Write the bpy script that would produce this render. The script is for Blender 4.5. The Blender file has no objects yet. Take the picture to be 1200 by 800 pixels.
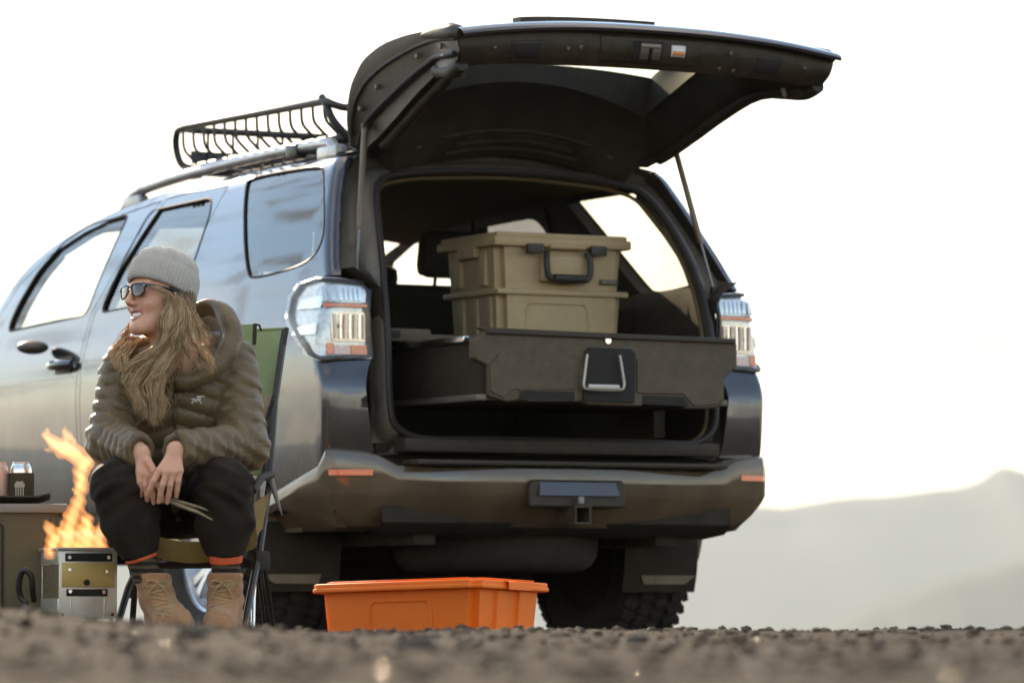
import bpy, bmesh, math, random
from mathutils.bvhtree import BVHTree
import numpy as np
from mathutils import Vector, Matrix, noise
from mathutils.geometry import delaunay_2d_cdt

random.seed(7); np.random.seed(7)
S = bpy.context.scene
COL = S.collection

# ------------------------------------------------------------------ camera
# X = right of the car, Y = forward of the car, Z up; origin on the ground under the rear bumper
TH = math.radians(28.0); FPX = 5300.0; PITCH = math.atan((705 - 400) / FPX)
C0 = np.array([-7.86226152, -14.36187225, 0.20637051])
FH = np.array([math.sin(TH), math.cos(TH), 0.0]); RT = np.array([math.cos(TH), -math.sin(TH), 0.0])
FW = FH * math.cos(PITCH) + np.array([0, 0, math.sin(PITCH)]); UP = np.cross(RT, FW)
cam = bpy.data.cameras.new('camera'); cam_o = bpy.data.objects.new('camera', cam); COL.objects.link(cam_o)
cam.sensor_width = 36.0; cam.lens = FPX * 36.0 / 1200.0; cam.clip_start = 0.1; cam.clip_end = 60000
cam_o.matrix_world = Matrix(((RT[0], UP[0], -FW[0], C0[0]), (RT[1], UP[1], -FW[1], C0[1]), (RT[2], UP[2], -FW[2], C0[2]), (0, 0, 0, 1)))
cam.dof.use_dof = True; cam.dof.focus_distance = 14.0; cam.dof.aperture_fstop = 4.0
S.camera = cam_o

# ------------------------------------------------------------------ world, sun, exposure
SUN_AZ = 8.0; SUN_EL = 23.0; CLOUD_ROT = -3.7
world = bpy.data.worlds.new('World'); S.world = world; world.use_nodes = True
nt = world.node_tree; bg = nt.nodes['Background']
sky = nt.nodes.new('ShaderNodeTexSky'); sky.sky_type = 'NISHITA'; sky.sun_disc = False
sky.sun_elevation = math.radians(SUN_EL); sky.sun_rotation = math.radians(SUN_AZ)
sky.air_density = 1.3; sky.dust_density = 0.35; sky.ozone_density = 3.5; sky.altitude = 900
tc = nt.nodes.new('ShaderNodeTexCoord')
mp = nt.nodes.new('ShaderNodeMapping'); mp.inputs['Scale'].default_value = (1.0, 1.0, 2.4); mp.inputs['Location'].default_value = (0.35, 0.1, 0.0)
nz = nt.nodes.new('ShaderNodeTexNoise'); nz.inputs['Scale'].default_value = 3.2; nz.inputs['Detail'].default_value = 7; nz.inputs['Roughness'].default_value = 0.55
rp = nt.nodes.new('ShaderNodeValToRGB'); rp.color_ramp.elements[0].position = 0.40; rp.color_ramp.elements[1].position = 0.62
nt.links.new(tc.outputs['Generated'], mp.inputs['Vector']); nt.links.new(mp.outputs[0], nz.inputs['Vector']); nt.links.new(nz.outputs['Fac'], rp.inputs['Fac'])
# more cloud low down, open blue higher up, unseen cloud overhead for fill (the same all round)
sx = nt.nodes.new('ShaderNodeSeparateXYZ'); nt.links.new(tc.outputs['Generated'], sx.inputs[0])
low = nt.nodes.new('ShaderNodeValToRGB'); low.color_ramp.interpolation = 'EASE'
for k, (p_, c_) in enumerate(((0.03, 1.0), (0.20, 0.40), (0.40, 0.05), (0.70, 0.10), (0.92, 1.0))):
    e_ = low.color_ramp.elements[k] if k < 2 else low.color_ramp.elements.new(p_)
    e_.position = p_; e_.color = (c_, c_, c_, 1)
nt.links.new(sx.outputs['Z'], low.inputs['Fac'])
mul = nt.nodes.new('ShaderNodeMath'); mul.operation = 'MULTIPLY'; nt.links.new(rp.outputs['Color'], mul.inputs[0]); nt.links.new(low.outputs[0], mul.inputs[1])
add = nt.nodes.new('ShaderNodeMath'); add.operation = 'MULTIPLY_ADD'; add.use_clamp = True
nt.links.new(mul.outputs[0], add.inputs[0]); add.inputs[1].default_value = 0.8; 
low2 = nt.nodes.new('ShaderNodeMapRange'); low2.inputs['From Min'].default_value = 0.0; low2.inputs['From Max'].default_value = 0.2
low2.inputs['To Min'].default_value = 0.45; low2.inputs['To Max'].default_value = 0.0; low2.clamp = True
nt.links.new(sx.outputs['Z'], low2.inputs['Value']); nt.links.new(low2.outputs[0], add.inputs[2])
mx = nt.nodes.new('ShaderNodeMix'); mx.data_type = 'RGBA'
nt.links.new(add.outputs[0], mx.inputs[0]); nt.links.new(sky.outputs[0], mx.inputs[6]); mx.inputs[7].default_value = (7.0, 6.45, 5.7, 1)
# shaded undersides: a few grey-beige patches in the cloud
mp2 = nt.nodes.new('ShaderNodeMapping'); mp2.inputs['Rotation'].default_value = (0, 0, math.radians(CLOUD_ROT)); nt.links.new(tc.outputs['Generated'], mp2.inputs['Vector'])
nz2 = nt.nodes.new('ShaderNodeTexNoise'); nz2.inputs['Scale'].default_value = 30.0; nz2.inputs['Detail'].default_value = 5; nt.links.new(mp2.outputs[0], nz2.inputs['Vector'])
rp2 = nt.nodes.new('ShaderNodeValToRGB'); rp2.color_ramp.interpolation = 'EASE'; rp2.color_ramp.elements[0].position = 0.50; rp2.color_ramp.elements[1].position = 0.665
rp2.color_ramp.elements[0].color = (0, 0, 0, 1); rp2.color_ramp.elements[1].color = (0.72, 0.72, 0.72, 1)
nt.links.new(nz2.outputs['Fac'], rp2.inputs['Fac'])
mx2 = nt.nodes.new('ShaderNodeMix'); mx2.data_type = 'RGBA'; nt.links.new(rp2.outputs['Color'], mx2.inputs[0]); nt.links.new(mx.outputs[2], mx2.inputs[6]); mx2.inputs[7].default_value = (1.25, 1.3, 1.35, 1)
wb = nt.nodes.new('ShaderNodeMix'); wb.data_type = 'RGBA'; wb.blend_type = 'MULTIPLY'; wb.inputs[0].default_value = 1.0; wb.inputs[7].default_value = (1.14, 1.0, 0.84, 1)
nt.links.new(mx2.outputs[2], wb.inputs[6]); nt.links.new(wb.outputs[2], bg.inputs['Color']); bg.inputs['Strength'].default_value = 0.12

sun = bpy.data.lights.new('sun', 'SUN'); sun.energy = 2.6; sun.angle = math.radians(0.6); sun.color = (1.0, 0.79, 0.54)
sun_o = bpy.data.objects.new('sun', sun); COL.objects.link(sun_o)
az, el = math.radians(SUN_AZ), math.radians(SUN_EL)
to_sun = Vector((math.sin(az) * math.cos(el), math.cos(az) * math.cos(el), math.sin(el)))
sun_o.rotation_euler = to_sun.to_track_quat('Z', 'Y').to_euler(); sun_o.location = (-6, 12, 14)

S.view_settings.view_transform = 'Standard'; S.view_settings.look = 'None'; S.view_settings.exposure = 1.8; S.view_settings.gamma = 1.0
S.view_settings.use_curve_mapping = False
S.render.engine = 'CYCLES'
S.cycles.use_denoising = True; S.cycles.max_bounces = 8; S.cycles.transparent_max_bounces = 16
S.cycles.sample_clamp_indirect = 6.0; S.cycles.sample_clamp_direct = 0.0; S.cycles.volume_bounces = 0; S.cycles.caustics_reflective = False; S.cycles.caustics_refractive = False

# ------------------------------------------------------------------ pixel helpers (photo pixels, 1200 x 800)
def ray(x, y):
    return FW + RT * (x - 600) / FPX - UP * (y - 400) / FPX
def U(x, y, ax, val):
    d = ray(x, y); t = (val - C0[ax]) / d[ax]; return C0 + t * d
def V(x, y, dep):
    return C0 + dep * ray(x, y)
def pix(p):
    v = np.asarray(p, float) - C0; z = v @ FW
    return 600 + FPX * (v @ RT) / z, 400 - FPX * (v @ UP) / z
def loc2w(a, b, z):                       # a = to the right of the camera, b = away from it
    return np.array([C0[0], C0[1], 0.0]) + RT * a + FH * b + np.array([0, 0, z])

# ------------------------------------------------------------------ materials
MATS = {}
def mat(name, col, rough=0.6, metal=0.0, coat=0.0, var=0.0, vscale=8.0, col2=None, bump=0.0, bscale=60.0, spec=0.5, trans=0.0, ior=1.45,
        alpha=1.0, sheen=0.0, sss=0.0, emit=None, estr=0.0, detail=6.0, coat_rough=0.05, subs_rad=None, rvar=0.0):
    m = bpy.data.materials.new(name); m.use_nodes = True; n = m.node_tree; b = n.nodes['Principled BSDF']
    b.inputs['Base Color'].default_value = (*col, 1); b.inputs['Roughness'].default_value = rough; b.inputs['Metallic'].default_value = metal
    b.inputs['Coat Weight'].default_value = coat; b.inputs['Coat Roughness'].default_value = coat_rough
    b.inputs['Specular IOR Level'].default_value = spec; b.inputs['Transmission Weight'].default_value = trans; b.inputs['IOR'].default_value = ior
    b.inputs['Alpha'].default_value = alpha; b.inputs['Sheen Weight'].default_value = sheen
    if sss > 0:
        b.inputs['Subsurface Weight'].default_value = sss; b.inputs['Subsurface Radius'].default_value = subs_rad or (0.02, 0.008, 0.004); b.inputs['Subsurface Scale'].default_value = 0.6
    if emit: b.inputs['Emission Color'].default_value = (*emit, 1); b.inputs['Emission Strength'].default_value = estr
    tcn = n.nodes.new('ShaderNodeTexCoord')
    if var > 0 or col2:
        t = n.nodes.new('ShaderNodeTexNoise'); t.inputs['Scale'].default_value = vscale; t.inputs['Detail'].default_value = detail; t.inputs['Roughness'].default_value = 0.6
        n.links.new(tcn.outputs['Object'], t.inputs['Vector'])
        r = n.nodes.new('ShaderNodeValToRGB'); r.color_ramp.elements[0].position = 0.32; r.color_ramp.elements[1].position = 0.68
        c2 = col2 or tuple(min(1, c * (1 + var)) for c in col); c1 = col if col2 else tuple(c * (1 - var) for c in col)
        r.color_ramp.elements[0].color = (*c1, 1); r.color_ramp.elements[1].color = (*c2, 1)
        n.links.new(t.outputs['Fac'], r.inputs['Fac']); n.links.new(r.outputs['Color'], b.inputs['Base Color'])
        if rvar > 0:
            q = n.nodes.new('ShaderNodeMapRange'); q.inputs['To Min'].default_value = max(0, rough - rvar); q.inputs['To Max'].default_value = min(1, rough + rvar)
            n.links.new(t.outputs['Fac'], q.inputs['Value']); n.links.new(q.outputs[0], b.inputs['Roughness'])
    if bump > 0:
        t2 = n.nodes.new('ShaderNodeTexNoise'); t2.inputs['Scale'].default_value = bscale; t2.inputs['Detail'].default_value = 5
        n.links.new(tcn.outputs['Object'], t2.inputs['Vector'])
        bp = n.nodes.new('ShaderNodeBump'); bp.inputs['Strength'].default_value = bump; bp.inputs['Distance'].default_value = 0.01
        n.links.new(t2.outputs['Fac'], bp.inputs['Height']); n.links.new(bp.outputs[0], b.inputs['Normal'])
    MATS[name] = m; return m

def glass_mat(name, tint, ior=1.5, rough=0.0, refl_tint=(1, 1, 1)):
    m = bpy.data.materials.new(name); m.use_nodes = True; n = m.node_tree; n.nodes.clear()
    o = n.nodes.new('ShaderNodeOutputMaterial'); fr = n.nodes.new('ShaderNodeFresnel')
    ge = n.nodes.new('ShaderNodeNewGeometry'); mr = n.nodes.new('ShaderNodeMapRange'); mr.inputs['To Min'].default_value = ior; mr.inputs['To Max'].default_value = 1.0 / ior     # a thin pane: same reflectance from both faces
    n.links.new(ge.outputs['Backfacing'], mr.inputs['Value']); n.links.new(mr.outputs[0], fr.inputs['IOR'])
    tr = n.nodes.new('ShaderNodeBsdfTransparent'); tr.inputs['Color'].default_value = (*tint, 1)
    gl = n.nodes.new('ShaderNodeBsdfGlossy'); gl.inputs['Roughness'].default_value = rough; gl.inputs['Color'].default_value = (*refl_tint, 1)
    ms = n.nodes.new('ShaderNodeMixShader'); n.links.new(fr.outputs[0], ms.inputs[0]); n.links.new(tr.outputs[0], ms.inputs[1]); n.links.new(gl.outputs[0], ms.inputs[2])
    n.links.new(ms.outputs[0], o.inputs['Surface']); MATS[name] = m; return m

def paint_mat(name, col, dust_and_reflection=(0.13, 0.092, 0.052), dmax=0.5):
    """dark metallic car paint under clear coat, a brown film, road dirt and painted reflection of sunlit ground, thicker towards the sills"""
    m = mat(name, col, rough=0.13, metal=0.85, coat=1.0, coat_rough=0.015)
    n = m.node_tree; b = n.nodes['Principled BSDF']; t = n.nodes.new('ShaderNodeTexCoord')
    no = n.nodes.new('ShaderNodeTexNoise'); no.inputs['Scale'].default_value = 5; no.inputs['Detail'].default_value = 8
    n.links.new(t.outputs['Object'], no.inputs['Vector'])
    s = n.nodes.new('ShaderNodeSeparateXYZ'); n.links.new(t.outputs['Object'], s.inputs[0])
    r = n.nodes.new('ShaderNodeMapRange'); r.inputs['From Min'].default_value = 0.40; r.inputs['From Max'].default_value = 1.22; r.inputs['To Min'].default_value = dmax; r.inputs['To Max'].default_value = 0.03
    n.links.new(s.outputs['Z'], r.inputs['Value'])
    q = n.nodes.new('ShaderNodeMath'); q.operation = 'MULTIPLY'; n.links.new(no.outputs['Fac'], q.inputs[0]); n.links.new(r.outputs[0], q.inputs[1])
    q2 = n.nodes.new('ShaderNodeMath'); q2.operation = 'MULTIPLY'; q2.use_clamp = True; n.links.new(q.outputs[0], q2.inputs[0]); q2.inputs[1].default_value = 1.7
    d = n.nodes.new('ShaderNodeBsdfPrincipled'); d.inputs['Base Color'].default_value = (*dust_and_reflection, 1); d.inputs['Roughness'].default_value = 0.75  # road dirt, its brown also painting in the reflection of sunlit ground
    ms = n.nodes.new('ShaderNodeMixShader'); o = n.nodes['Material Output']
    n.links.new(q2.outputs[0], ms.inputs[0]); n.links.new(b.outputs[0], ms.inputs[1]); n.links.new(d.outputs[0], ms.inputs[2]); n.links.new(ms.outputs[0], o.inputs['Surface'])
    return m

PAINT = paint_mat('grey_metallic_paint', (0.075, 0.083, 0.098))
DARK_TRIM = mat('dark_trim', (0.026, 0.018, 0.009), 0.62, var=0.35, vscale=14, bump=0.15, bscale=300)
BLACK_PLASTIC = mat('black_plastic', (0.030, 0.021, 0.012), 0.5, var=0.3, vscale=20, rvar=0.15)
UNDER = mat('underbody', (0.024, 0.017, 0.009), 0.85, var=0.4, vscale=9)
RUBBER = mat('tyre_rubber', (0.018, 0.015, 0.012), 0.85, col2=(0.034, 0.027, 0.019), vscale=18, bump=0.2, bscale=160)
SEAL = mat('seal_rubber', (0.014, 0.011, 0.009), 0.55)
FRAME_METAL = mat('painted_inner_metal', (0.10, 0.085, 0.065), 0.45, metal=0.35, col2=(0.15, 0.13, 0.105), vscale=12, rvar=0.12)
ALLOY = mat('alloy_rim', (0.50, 0.51, 0.53), 0.3, metal=0.9, var=0.1)
CHROME = mat('bright_metal', (0.75, 0.75, 0.74), 0.18, metal=1.0)
TINT = glass_mat('privacy_glass', (0.17, 0.18, 0.19), ior=2.0)
CLEAR = glass_mat('clear_glass', (0.86, 0.9, 0.88), ior=1.5)
RTINT = glass_mat('lightly_tinted_glass', (0.70, 0.70, 0.62), ior=1.45)
DGLASS = mat('dark_rear_glass', (0.012, 0.011, 0.008), 0.12, spec=0.35)
HEADLINER = mat('headliner_cloth', (0.21, 0.165, 0.085), 0.9, var=0.1, vscale=30)
SEATM = mat('seat_cloth', (0.03, 0.026, 0.02), 0.9, var=0.2, vscale=40, bump=0.3, bscale=400)

# ------------------------------------------------------------------ scene helpers
EMPTY_LOC = {}
def thing(name, label, cat, loc=(0, 0, 0), group=None):
    o = bpy.data.objects.new(name, None); COL.objects.link(o); o.empty_display_size = 0.1
    o.location = tuple(float(v) for v in loc); o['label'] = label; o['category'] = cat
    if group: o['group'] = group
    EMPTY_LOC[o.name] = Vector(o.location); return o
def tag(o, label, cat, group=None):
    o['label'] = label; o['category'] = cat
    if group: o['group'] = group
    return o
def par(o, parent):
    if parent is None: return o
    o.parent = parent
    if parent.name in EMPTY_LOC: o.matrix_parent_inverse = Matrix.Translation(-EMPTY_LOC[parent.name])
    return o
def mesh(name, verts, faces, m, parent=None, smooth=True, angle=None):
    me = bpy.data.meshes.new(name)
    v = [tuple(map(float, p)) for p in verts]
    me.from_pydata(v, [], [tuple(int(i) for i in f) for f in faces]); me.update()
    if smooth:
        me.polygons.foreach_set('use_smooth', [True] * len(me.polygons))
        if angle: me.set_sharp_from_angle(angle=math.radians(angle))
    o = bpy.data.objects.new(name, me); COL.objects.link(o)
    for mm in (m if isinstance(m, (list, tuple)) else [m]): me.materials.append(mm)
    return par(o, parent)
def from_bm(name, bm, m, parent=None, smooth=True, angle=35):
    bmesh.ops.recalc_face_normals(bm, faces=bm.faces)
    me = bpy.data.meshes.new(name); bm.to_mesh(me); bm.free()
    if smooth:
        me.polygons.foreach_set('use_smooth', [True] * len(me.polygons)); me.set_sharp_from_angle(angle=math.radians(angle))
    o = bpy.data.objects.new(name, me); COL.objects.link(o)
    for mm in (m if isinstance(m, (list, tuple)) else [m]): me.materials.append(mm)
    return par(o, parent)
class MB:
    """collects shapes for ONE mesh"""
    def __init__(s): s.v = []; s.f = []
    def raw(s, v, f):
        k = len(s.v); s.v += [tuple(map(float, p)) for p in v]; s.f += [tuple(int(i) + k for i in q) for q in f]; return s
    def grid(s, rows, closed=False, cap=False):
        nr = len(rows); nc = len(rows[0]); v = [p for r in rows for p in r]; f = []
        for i in range(nr - 1):
            for j in range(nc if closed else nc - 1):
                j2 = (j + 1) % nc; f.append((i * nc + j, i * nc + j2, (i + 1) * nc + j2, (i + 1) * nc + j))
        if cap: f.append(tuple(range(nc))[::-1]); f.append(tuple((nr - 1) * nc + j for j in range(nc)))
        return s.raw(v, f)
    def tube(s, path, r, n=10, cap=True):
        P = [np.array(p, float) for p in path]; rows = []; up = None
        for i, p in enumerate(P):
            t = P[min(i + 1, len(P) - 1)] - P[max(i - 1, 0)]; t = t / (np.linalg.norm(t) + 1e-12)
            if up is None:
                up = np.array([0, 0, 1.0]) if abs(t[2]) < 0.9 else np.array([1.0, 0, 0])
            a = np.cross(t, up); a /= np.linalg.norm(a) + 1e-12; b = np.cross(a, t); up = b
            rr = r[i] if hasattr(r, '__len__') else r
            rows.append([p + rr * (math.cos(2 * math.pi * k / n) * a + math.sin(2 * math.pi * k / n) * b) for k in range(n)])
        return s.grid(rows, True, cap)
    def box(s, c, size, bev=0.0, M=None, taper=1.0):
        bm = bmesh.new(); bmesh.ops.create_cube(bm, size=1.0)
        for v in bm.verts:
            k = taper if v.co.z < 0 else 1.0
            v.co = Vector((v.co.x * size[0] * k, v.co.y * size[1] * k, v.co.z * size[2]))
        if bev > 0: bmesh.ops.bevel(bm, geom=list(bm.edges), offset=bev, segments=2, profile=0.6, affect='EDGES')
        bm.verts.index_update()
        vs = [v.co.copy() for v in bm.verts]
        if M is not None: vs = [M @ v for v in vs]
        s.raw([np.array(v) + np.array(c) for v in vs], [[v.index for v in f.verts] for f in bm.faces]); bm.free(); return s
    def prism(s, poly, fn, d0, d1):
        """poly = 2-D outline, fn(x, y, d) -> point; extruded from d0 to d1"""
        n = len(poly); v = [fn(x, y, d0) for x, y in poly] + [fn(x, y, d1) for x, y in poly]
        f = [tuple(range(n))[::-1], tuple(range(n, 2 * n))] + [(i, (i + 1) % n, n + (i + 1) % n, n + i) for i in range(n)]
        return s.raw(v, f)
    def lathe(s, prof, fn, n=48):
        """prof = (radius, height) pairs; fn(x, y, h) -> point"""
        rows = [[fn(r * math.cos(2 * math.pi * k / n), r * math.sin(2 * math.pi * k / n), h) for k in range(n)] for r, h in prof]
        return s.grid(rows, True, False)
    def build(s, name, m, parent=None, smooth=True, angle=40, fix=True):
        o = mesh(name, s.v, s.f, m, parent, smooth, None)
        if fix:
            bm = bmesh.new(); bm.from_mesh(o.data); bmesh.ops.recalc_face_normals(bm, faces=bm.faces); bm.to_mesh(o.data); bm.free()
        if smooth: o.data.set_sharp_from_angle(angle=math.radians(angle))
        return o
def bevel(o, w, seg=2, lim=35):
    b = o.modifiers.new('bevel', 'BEVEL'); b.width = w; b.segments = seg; b.limit_method = 'ANGLE'; b.angle_limit = math.radians(lim); return o
def subsurf(o, lv=2):
    b = o.modifiers.new('subsurf', 'SUBSURF'); b.levels = lv; b.render_levels = lv; return o
def solid(o, t, off=-1.0, mo=0):
    b = o.modifiers.new('solid', 'SOLIDIFY'); b.thickness = t; b.offset = off; b.material_offset = mo; b.material_offset_rim = mo; b.use_even_offset = False
    e = o.modifiers.new('split', 'EDGE_SPLIT'); e.split_angle = math.radians(40); e.use_edge_sharp = False; return o
def spline(pts, n=8, closed=False):
    P = [np.array(p, float) for p in pts]; out = []; m = len(P)
    for i in range(m if closed else m - 1):
        if closed: a, b, c, d = P[(i - 1) % m], P[i], P[(i + 1) % m], P[(i + 2) % m]
        else: a, b, c, d = P[max(i - 1, 0)], P[i], P[i + 1], P[min(i + 2, m - 1)]
        for k in range(n):
            t = k / n
            out.append(0.5 * ((2 * b) + (-a + c) * t + (2 * a - 5 * b + 4 * c - d) * t * t + (-a + 3 * b - 3 * c + d) * t ** 3))
    if not closed: out.append(P[-1])
    return out
def pchip(xs, ys):
    xs = np.array(xs, float); ys = np.array(ys, float); h = np.diff(xs); d = np.diff(ys) / h
    m = np.zeros_like(xs); m[1:-1] = np.where(d[:-1] * d[1:] > 0, 2 * d[:-1] * d[1:] / (d[:-1] + d[1:] + 1e-12), 0); m[0] = d[0]; m[-1] = d[-1]
    def f(x):
        x = np.clip(np.asarray(x, float), xs[0], xs[-1]); i = np.clip(np.searchsorted(xs, x) - 1, 0, len(xs) - 2)
        t = (x - xs[i]) / h[i]; t2 = t * t; t3 = t2 * t
        return (2 * t3 - 3 * t2 + 1) * ys[i] + (t3 - 2 * t2 + t) * h[i] * m[i] + (-2 * t3 + 3 * t2) * ys[i + 1] + (t3 - t2) * h[i] * m[i + 1]
    return f
def text_mesh(name, body, size, m, parent, origin, ex, ey, depth=0.0008, width=None):
    """flat lettering as real geometry, centred at origin, x along ex, y along ey"""
    cu = bpy.data.curves.new(name, 'FONT'); cu.body = body; cu.size = size; cu.align_x = 'CENTER'; cu.align_y = 'CENTER'; cu.extrude = depth
    t = bpy.data.objects.new(name, cu); COL.objects.link(t); bpy.context.view_layer.update()
    me = bpy.data.meshes.new_from_object(t); bpy.data.objects.remove(t)
    ex = np.array(ex, float); ey = np.array(ey, float); ez = np.cross(ex, ey)
    for v in me.vertices:
        v.co = Vector(np.array(origin) + ex * v.co.x + ey * v.co.y + ez * v.co.z)
    me.materials.append(m); o = bpy.data.objects.new(name, me); COL.objects.link(o); return par(o, parent)

# ------------------------------------------------------------------ signed-distance modelling (numpy surface nets)
def surface_nets(F, org, h):
    F = F.astype(np.float32); nx, ny, nz_ = F.shape; sg = F < 0
    cnt = np.zeros((nx - 1, ny - 1, nz_ - 1), np.float32); pos = np.zeros((nx - 1, ny - 1, nz_ - 1, 3), np.float32)
    def sub(a, i, j, k): return a[i:nx - 1 + i, j:ny - 1 + j, k:nz_ - 1 + k]
    for ax in range(3):
        for p in (0, 1):
            for q in (0, 1):
                o0 = [0, 0, 0]; o1 = [0, 0, 0]; oth = [a for a in range(3) if a != ax]
                o0[oth[0]] = o1[oth[0]] = p; o0[oth[1]] = o1[oth[1]] = q; o1[ax] = 1
                a = sub(F, *o0); b = sub(F, *o1); cr = (a < 0) != (b < 0)
                t = np.where(cr, a / np.where(cr, a - b, 1), 0)
                for d in range(3): pos[..., d] += np.where(cr, t if d == ax else o0[d], 0)
                cnt += cr
    act = cnt > 0; idx = -np.ones(act.shape, np.int64); idx[act] = np.arange(act.sum())
    ijk = np.argwhere(act); V_ = (ijk + pos[act] / cnt[act][:, None]) * h + np.array(org)
    Q = []
    for ax in range(3):
        a0 = [slice(None)] * 3; a1 = [slice(None)] * 3; a0[ax] = slice(0, -1); a1[ax] = slice(1, None)
        cr = sg[tuple(a0)] != sg[tuple(a1)]; E = np.argwhere(cr); ins = sg[tuple(a0)][cr]
        o1, o2 = [d for d in range(3) if d != ax]
        lim = act.shape; ok = (E[:, o1] > 0) & (E[:, o2] > 0) & (E[:, o1] < lim[o1]) & (E[:, o2] < lim[o2]) & (E[:, ax] < lim[ax]); E = E[ok]; ins = ins[ok]
        def cell(d1, d2):
            c = E.copy(); c[:, o1] -= d1; c[:, o2] -= d2; return idx[c[:, 0], c[:, 1], c[:, 2]]
        q = np.stack([cell(1, 1), cell(0, 1), cell(0, 0), cell(1, 0)], 1)
        flip = ins if ax != 1 else ~ins
        q[~flip] = q[~flip][:, ::-1]; Q.append(q)
    return V_, np.concatenate(Q)
def sdf_mesh(fn, lo, hi, h):
    lo = np.array(lo, float); hi = np.array(hi, float); n = np.ceil((hi - lo) / h).astype(int) + 1
    g = np.meshgrid(*[lo[d] + h * np.arange(n[d]) for d in range(3)], indexing='ij')
    P = np.stack([a.astype(np.float32) for a in g], -1)
    return surface_nets(fn(P), lo, h)
def ell(P, c, r, R=None):
    p = P - np.array(c, np.float32)
    if R is not None: p = p @ np.array(R, np.float32)
    r = np.array(r, np.float32); k0 = np.sqrt(((p / r) ** 2).sum(-1)) + 1e-9; k1 = np.sqrt(((p / (r * r)) ** 2).sum(-1)) + 1e-9
    return k0 * (k0 - 1) / k1
def cap(P, a, b, ra, rb=None, ret_t=False):
    a = np.array(a, np.float32); b = np.array(b, np.float32); d = b - a; rb = ra if rb is None else rb
    t = np.clip(((P - a) @ d) / max(float(d @ d), 1e-12), 0, 1)
    r = np.sqrt(((P - a - t[..., None] * d) ** 2).sum(-1)) - (ra + (rb - ra) * t)
    return (r, t) if ret_t else r
def smin(a, b, k):
    h = np.clip(0.5 + 0.5 * (b - a) / k, 0, 1); return b + (a - b) * h - k * h * (1 - h)
def smax(a, b, k): return -smin(-a, -b, k)
def chain(P, pts, rad, k=0.01):
    """smooth chain of round cones; also returns arc length of the nearest spot"""
    pts = [np.array(p, float) for p in pts]; L = [0]
    for i in range(len(pts) - 1): L.append(L[-1] + np.linalg.norm(pts[i + 1] - pts[i]))
    best = None; s = None; raw = None
    for i in range(len(pts) - 1):
        d, t = cap(P, pts[i], pts[i + 1], rad[i], rad[i + 1], True); si = L[i] + t * (L[i + 1] - L[i])
        if best is None: best, s, raw = d, si, d
        else:
            s = np.where(d < raw, si, s); raw = np.minimum(raw, d); best = smin(best, d, k) if k > 0 else np.minimum(best, d)
    return best, s

# ================================================================== SUV
suv = thing('suv', 'dark grey lifted suv parked with its rear tailgate raised open', 'car', (0, 2.4, 0))
fW = pchip([.30, .40, .50, .60, .80, 1.00, 1.12, 1.22, 1.30, 1.36, 1.45, 1.60, 1.75, 1.82, 1.86], [.84, .87, .898, .916, .932, .938, .934, .915, .893, .878, .852, .798, .735, .695, .63])
fR = pchip([.30, .60, .74, .80, .96, 1.00, 1.06, 1.12, 1.25, 1.36, 1.45, 1.60, 1.75, 1.82, 1.90], [.20, .15, .135, .128, .124, .134, .162, .17, .17, .19, .245, .34, .43, .47, .53])
fT = pchip([-.5, .1, .5, 1.1, 3.2, 3.8, 4.3, 4.6, 4.75], [.975, .978, .99, 1.0, 1.0, .985, .94, .86, .76])
AXLES = ((1.12, .41), (3.91, .41)); RARCH = .485
def rc(z): return np.where(np.asarray(z) < 1.05, .03, .045)
def body_pt(u, z, off=0.0, side=-1):
    """body surface: u runs forward along the side (u = Y), wraps the rear corner and then crosses the rear face"""
    u = np.asarray(u, float); z = np.asarray(z, float)
    W = fW(z) * fT(u); R = fR(z); r = rc(z)
    fl = np.zeros_like(W)
    for (cy, cz) in AXLES:
        dd = np.hypot(u - cy, z - cz); fl = fl + 0.028 * np.exp(-((dd - RARCH) / .075) ** 2) * (z < 1.05)
    W = W + fl
    Wc = fW(z) * fT(R + r)
    s = R + r - u; ang = np.clip(s / r, 0, math.pi / 2); over = np.maximum(s - r * math.pi / 2, 0)
    inside = s > 0
    x = np.where(inside, Wc - r + (r + off) * np.cos(ang) - over, W + off)
    y = np.where(inside, R + r - (r + off) * np.sin(ang), u)
    bow = np.where(over > 0, -.03 * (1 - ((Wc - r - over) / Wc) ** 2) * np.clip(over / .3, 0, 1), 0)
    return np.stack([side * x, y + bow, z + 0 * x], -1)
def u_at_x(x, z):
    """u of the rear-face spot at distance x from the centre line"""
    R, r = float(fR(z)), float(rc(z)); Wc = float(fW(z) * fT(R + r)); return R + r - r * math.pi / 2 - (Wc - r - x)
def u_corner(z, f=1.0):
    return float(fR(z) + rc(z) - f * math.pi / 2 * rc(z))
_gu, _gz = np.meshgrid(np.arange(-.6, 4.7, .02), np.arange(.40, 1.861, .01), indexing='ij')
_gp = body_pt(_gu, _gz); _v = _gp - C0; _d = _v @ FW; _gx = 600 + FPX * (_v @ RT) / _d; _gy = 400 - FPX * (_v @ UP) / _d
def PU(x, y):
    """photo pixel -> (u, z) on the left body surface"""
    k = np.argmin((_gx - x) ** 2 + (_gy - y) ** 2); q = np.array([_gu.flat[k], _gz.flat[k]])
    for _ in range(6):
        def f(q): a, b = pix(body_pt(q[0], q[1])); return np.array([a - x, b - y])
        e = f(q); J = np.stack([(f(q + [1e-4, 0]) - e) / 1e-4, (f(q + [0, 1e-4]) - e) / 1e-4], 1)
        try: st = np.linalg.solve(J, -e)
        except Exception: break
        q = q + np.clip(st, -.03, .03)
    return (float(q[0]), float(q[1]))
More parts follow.
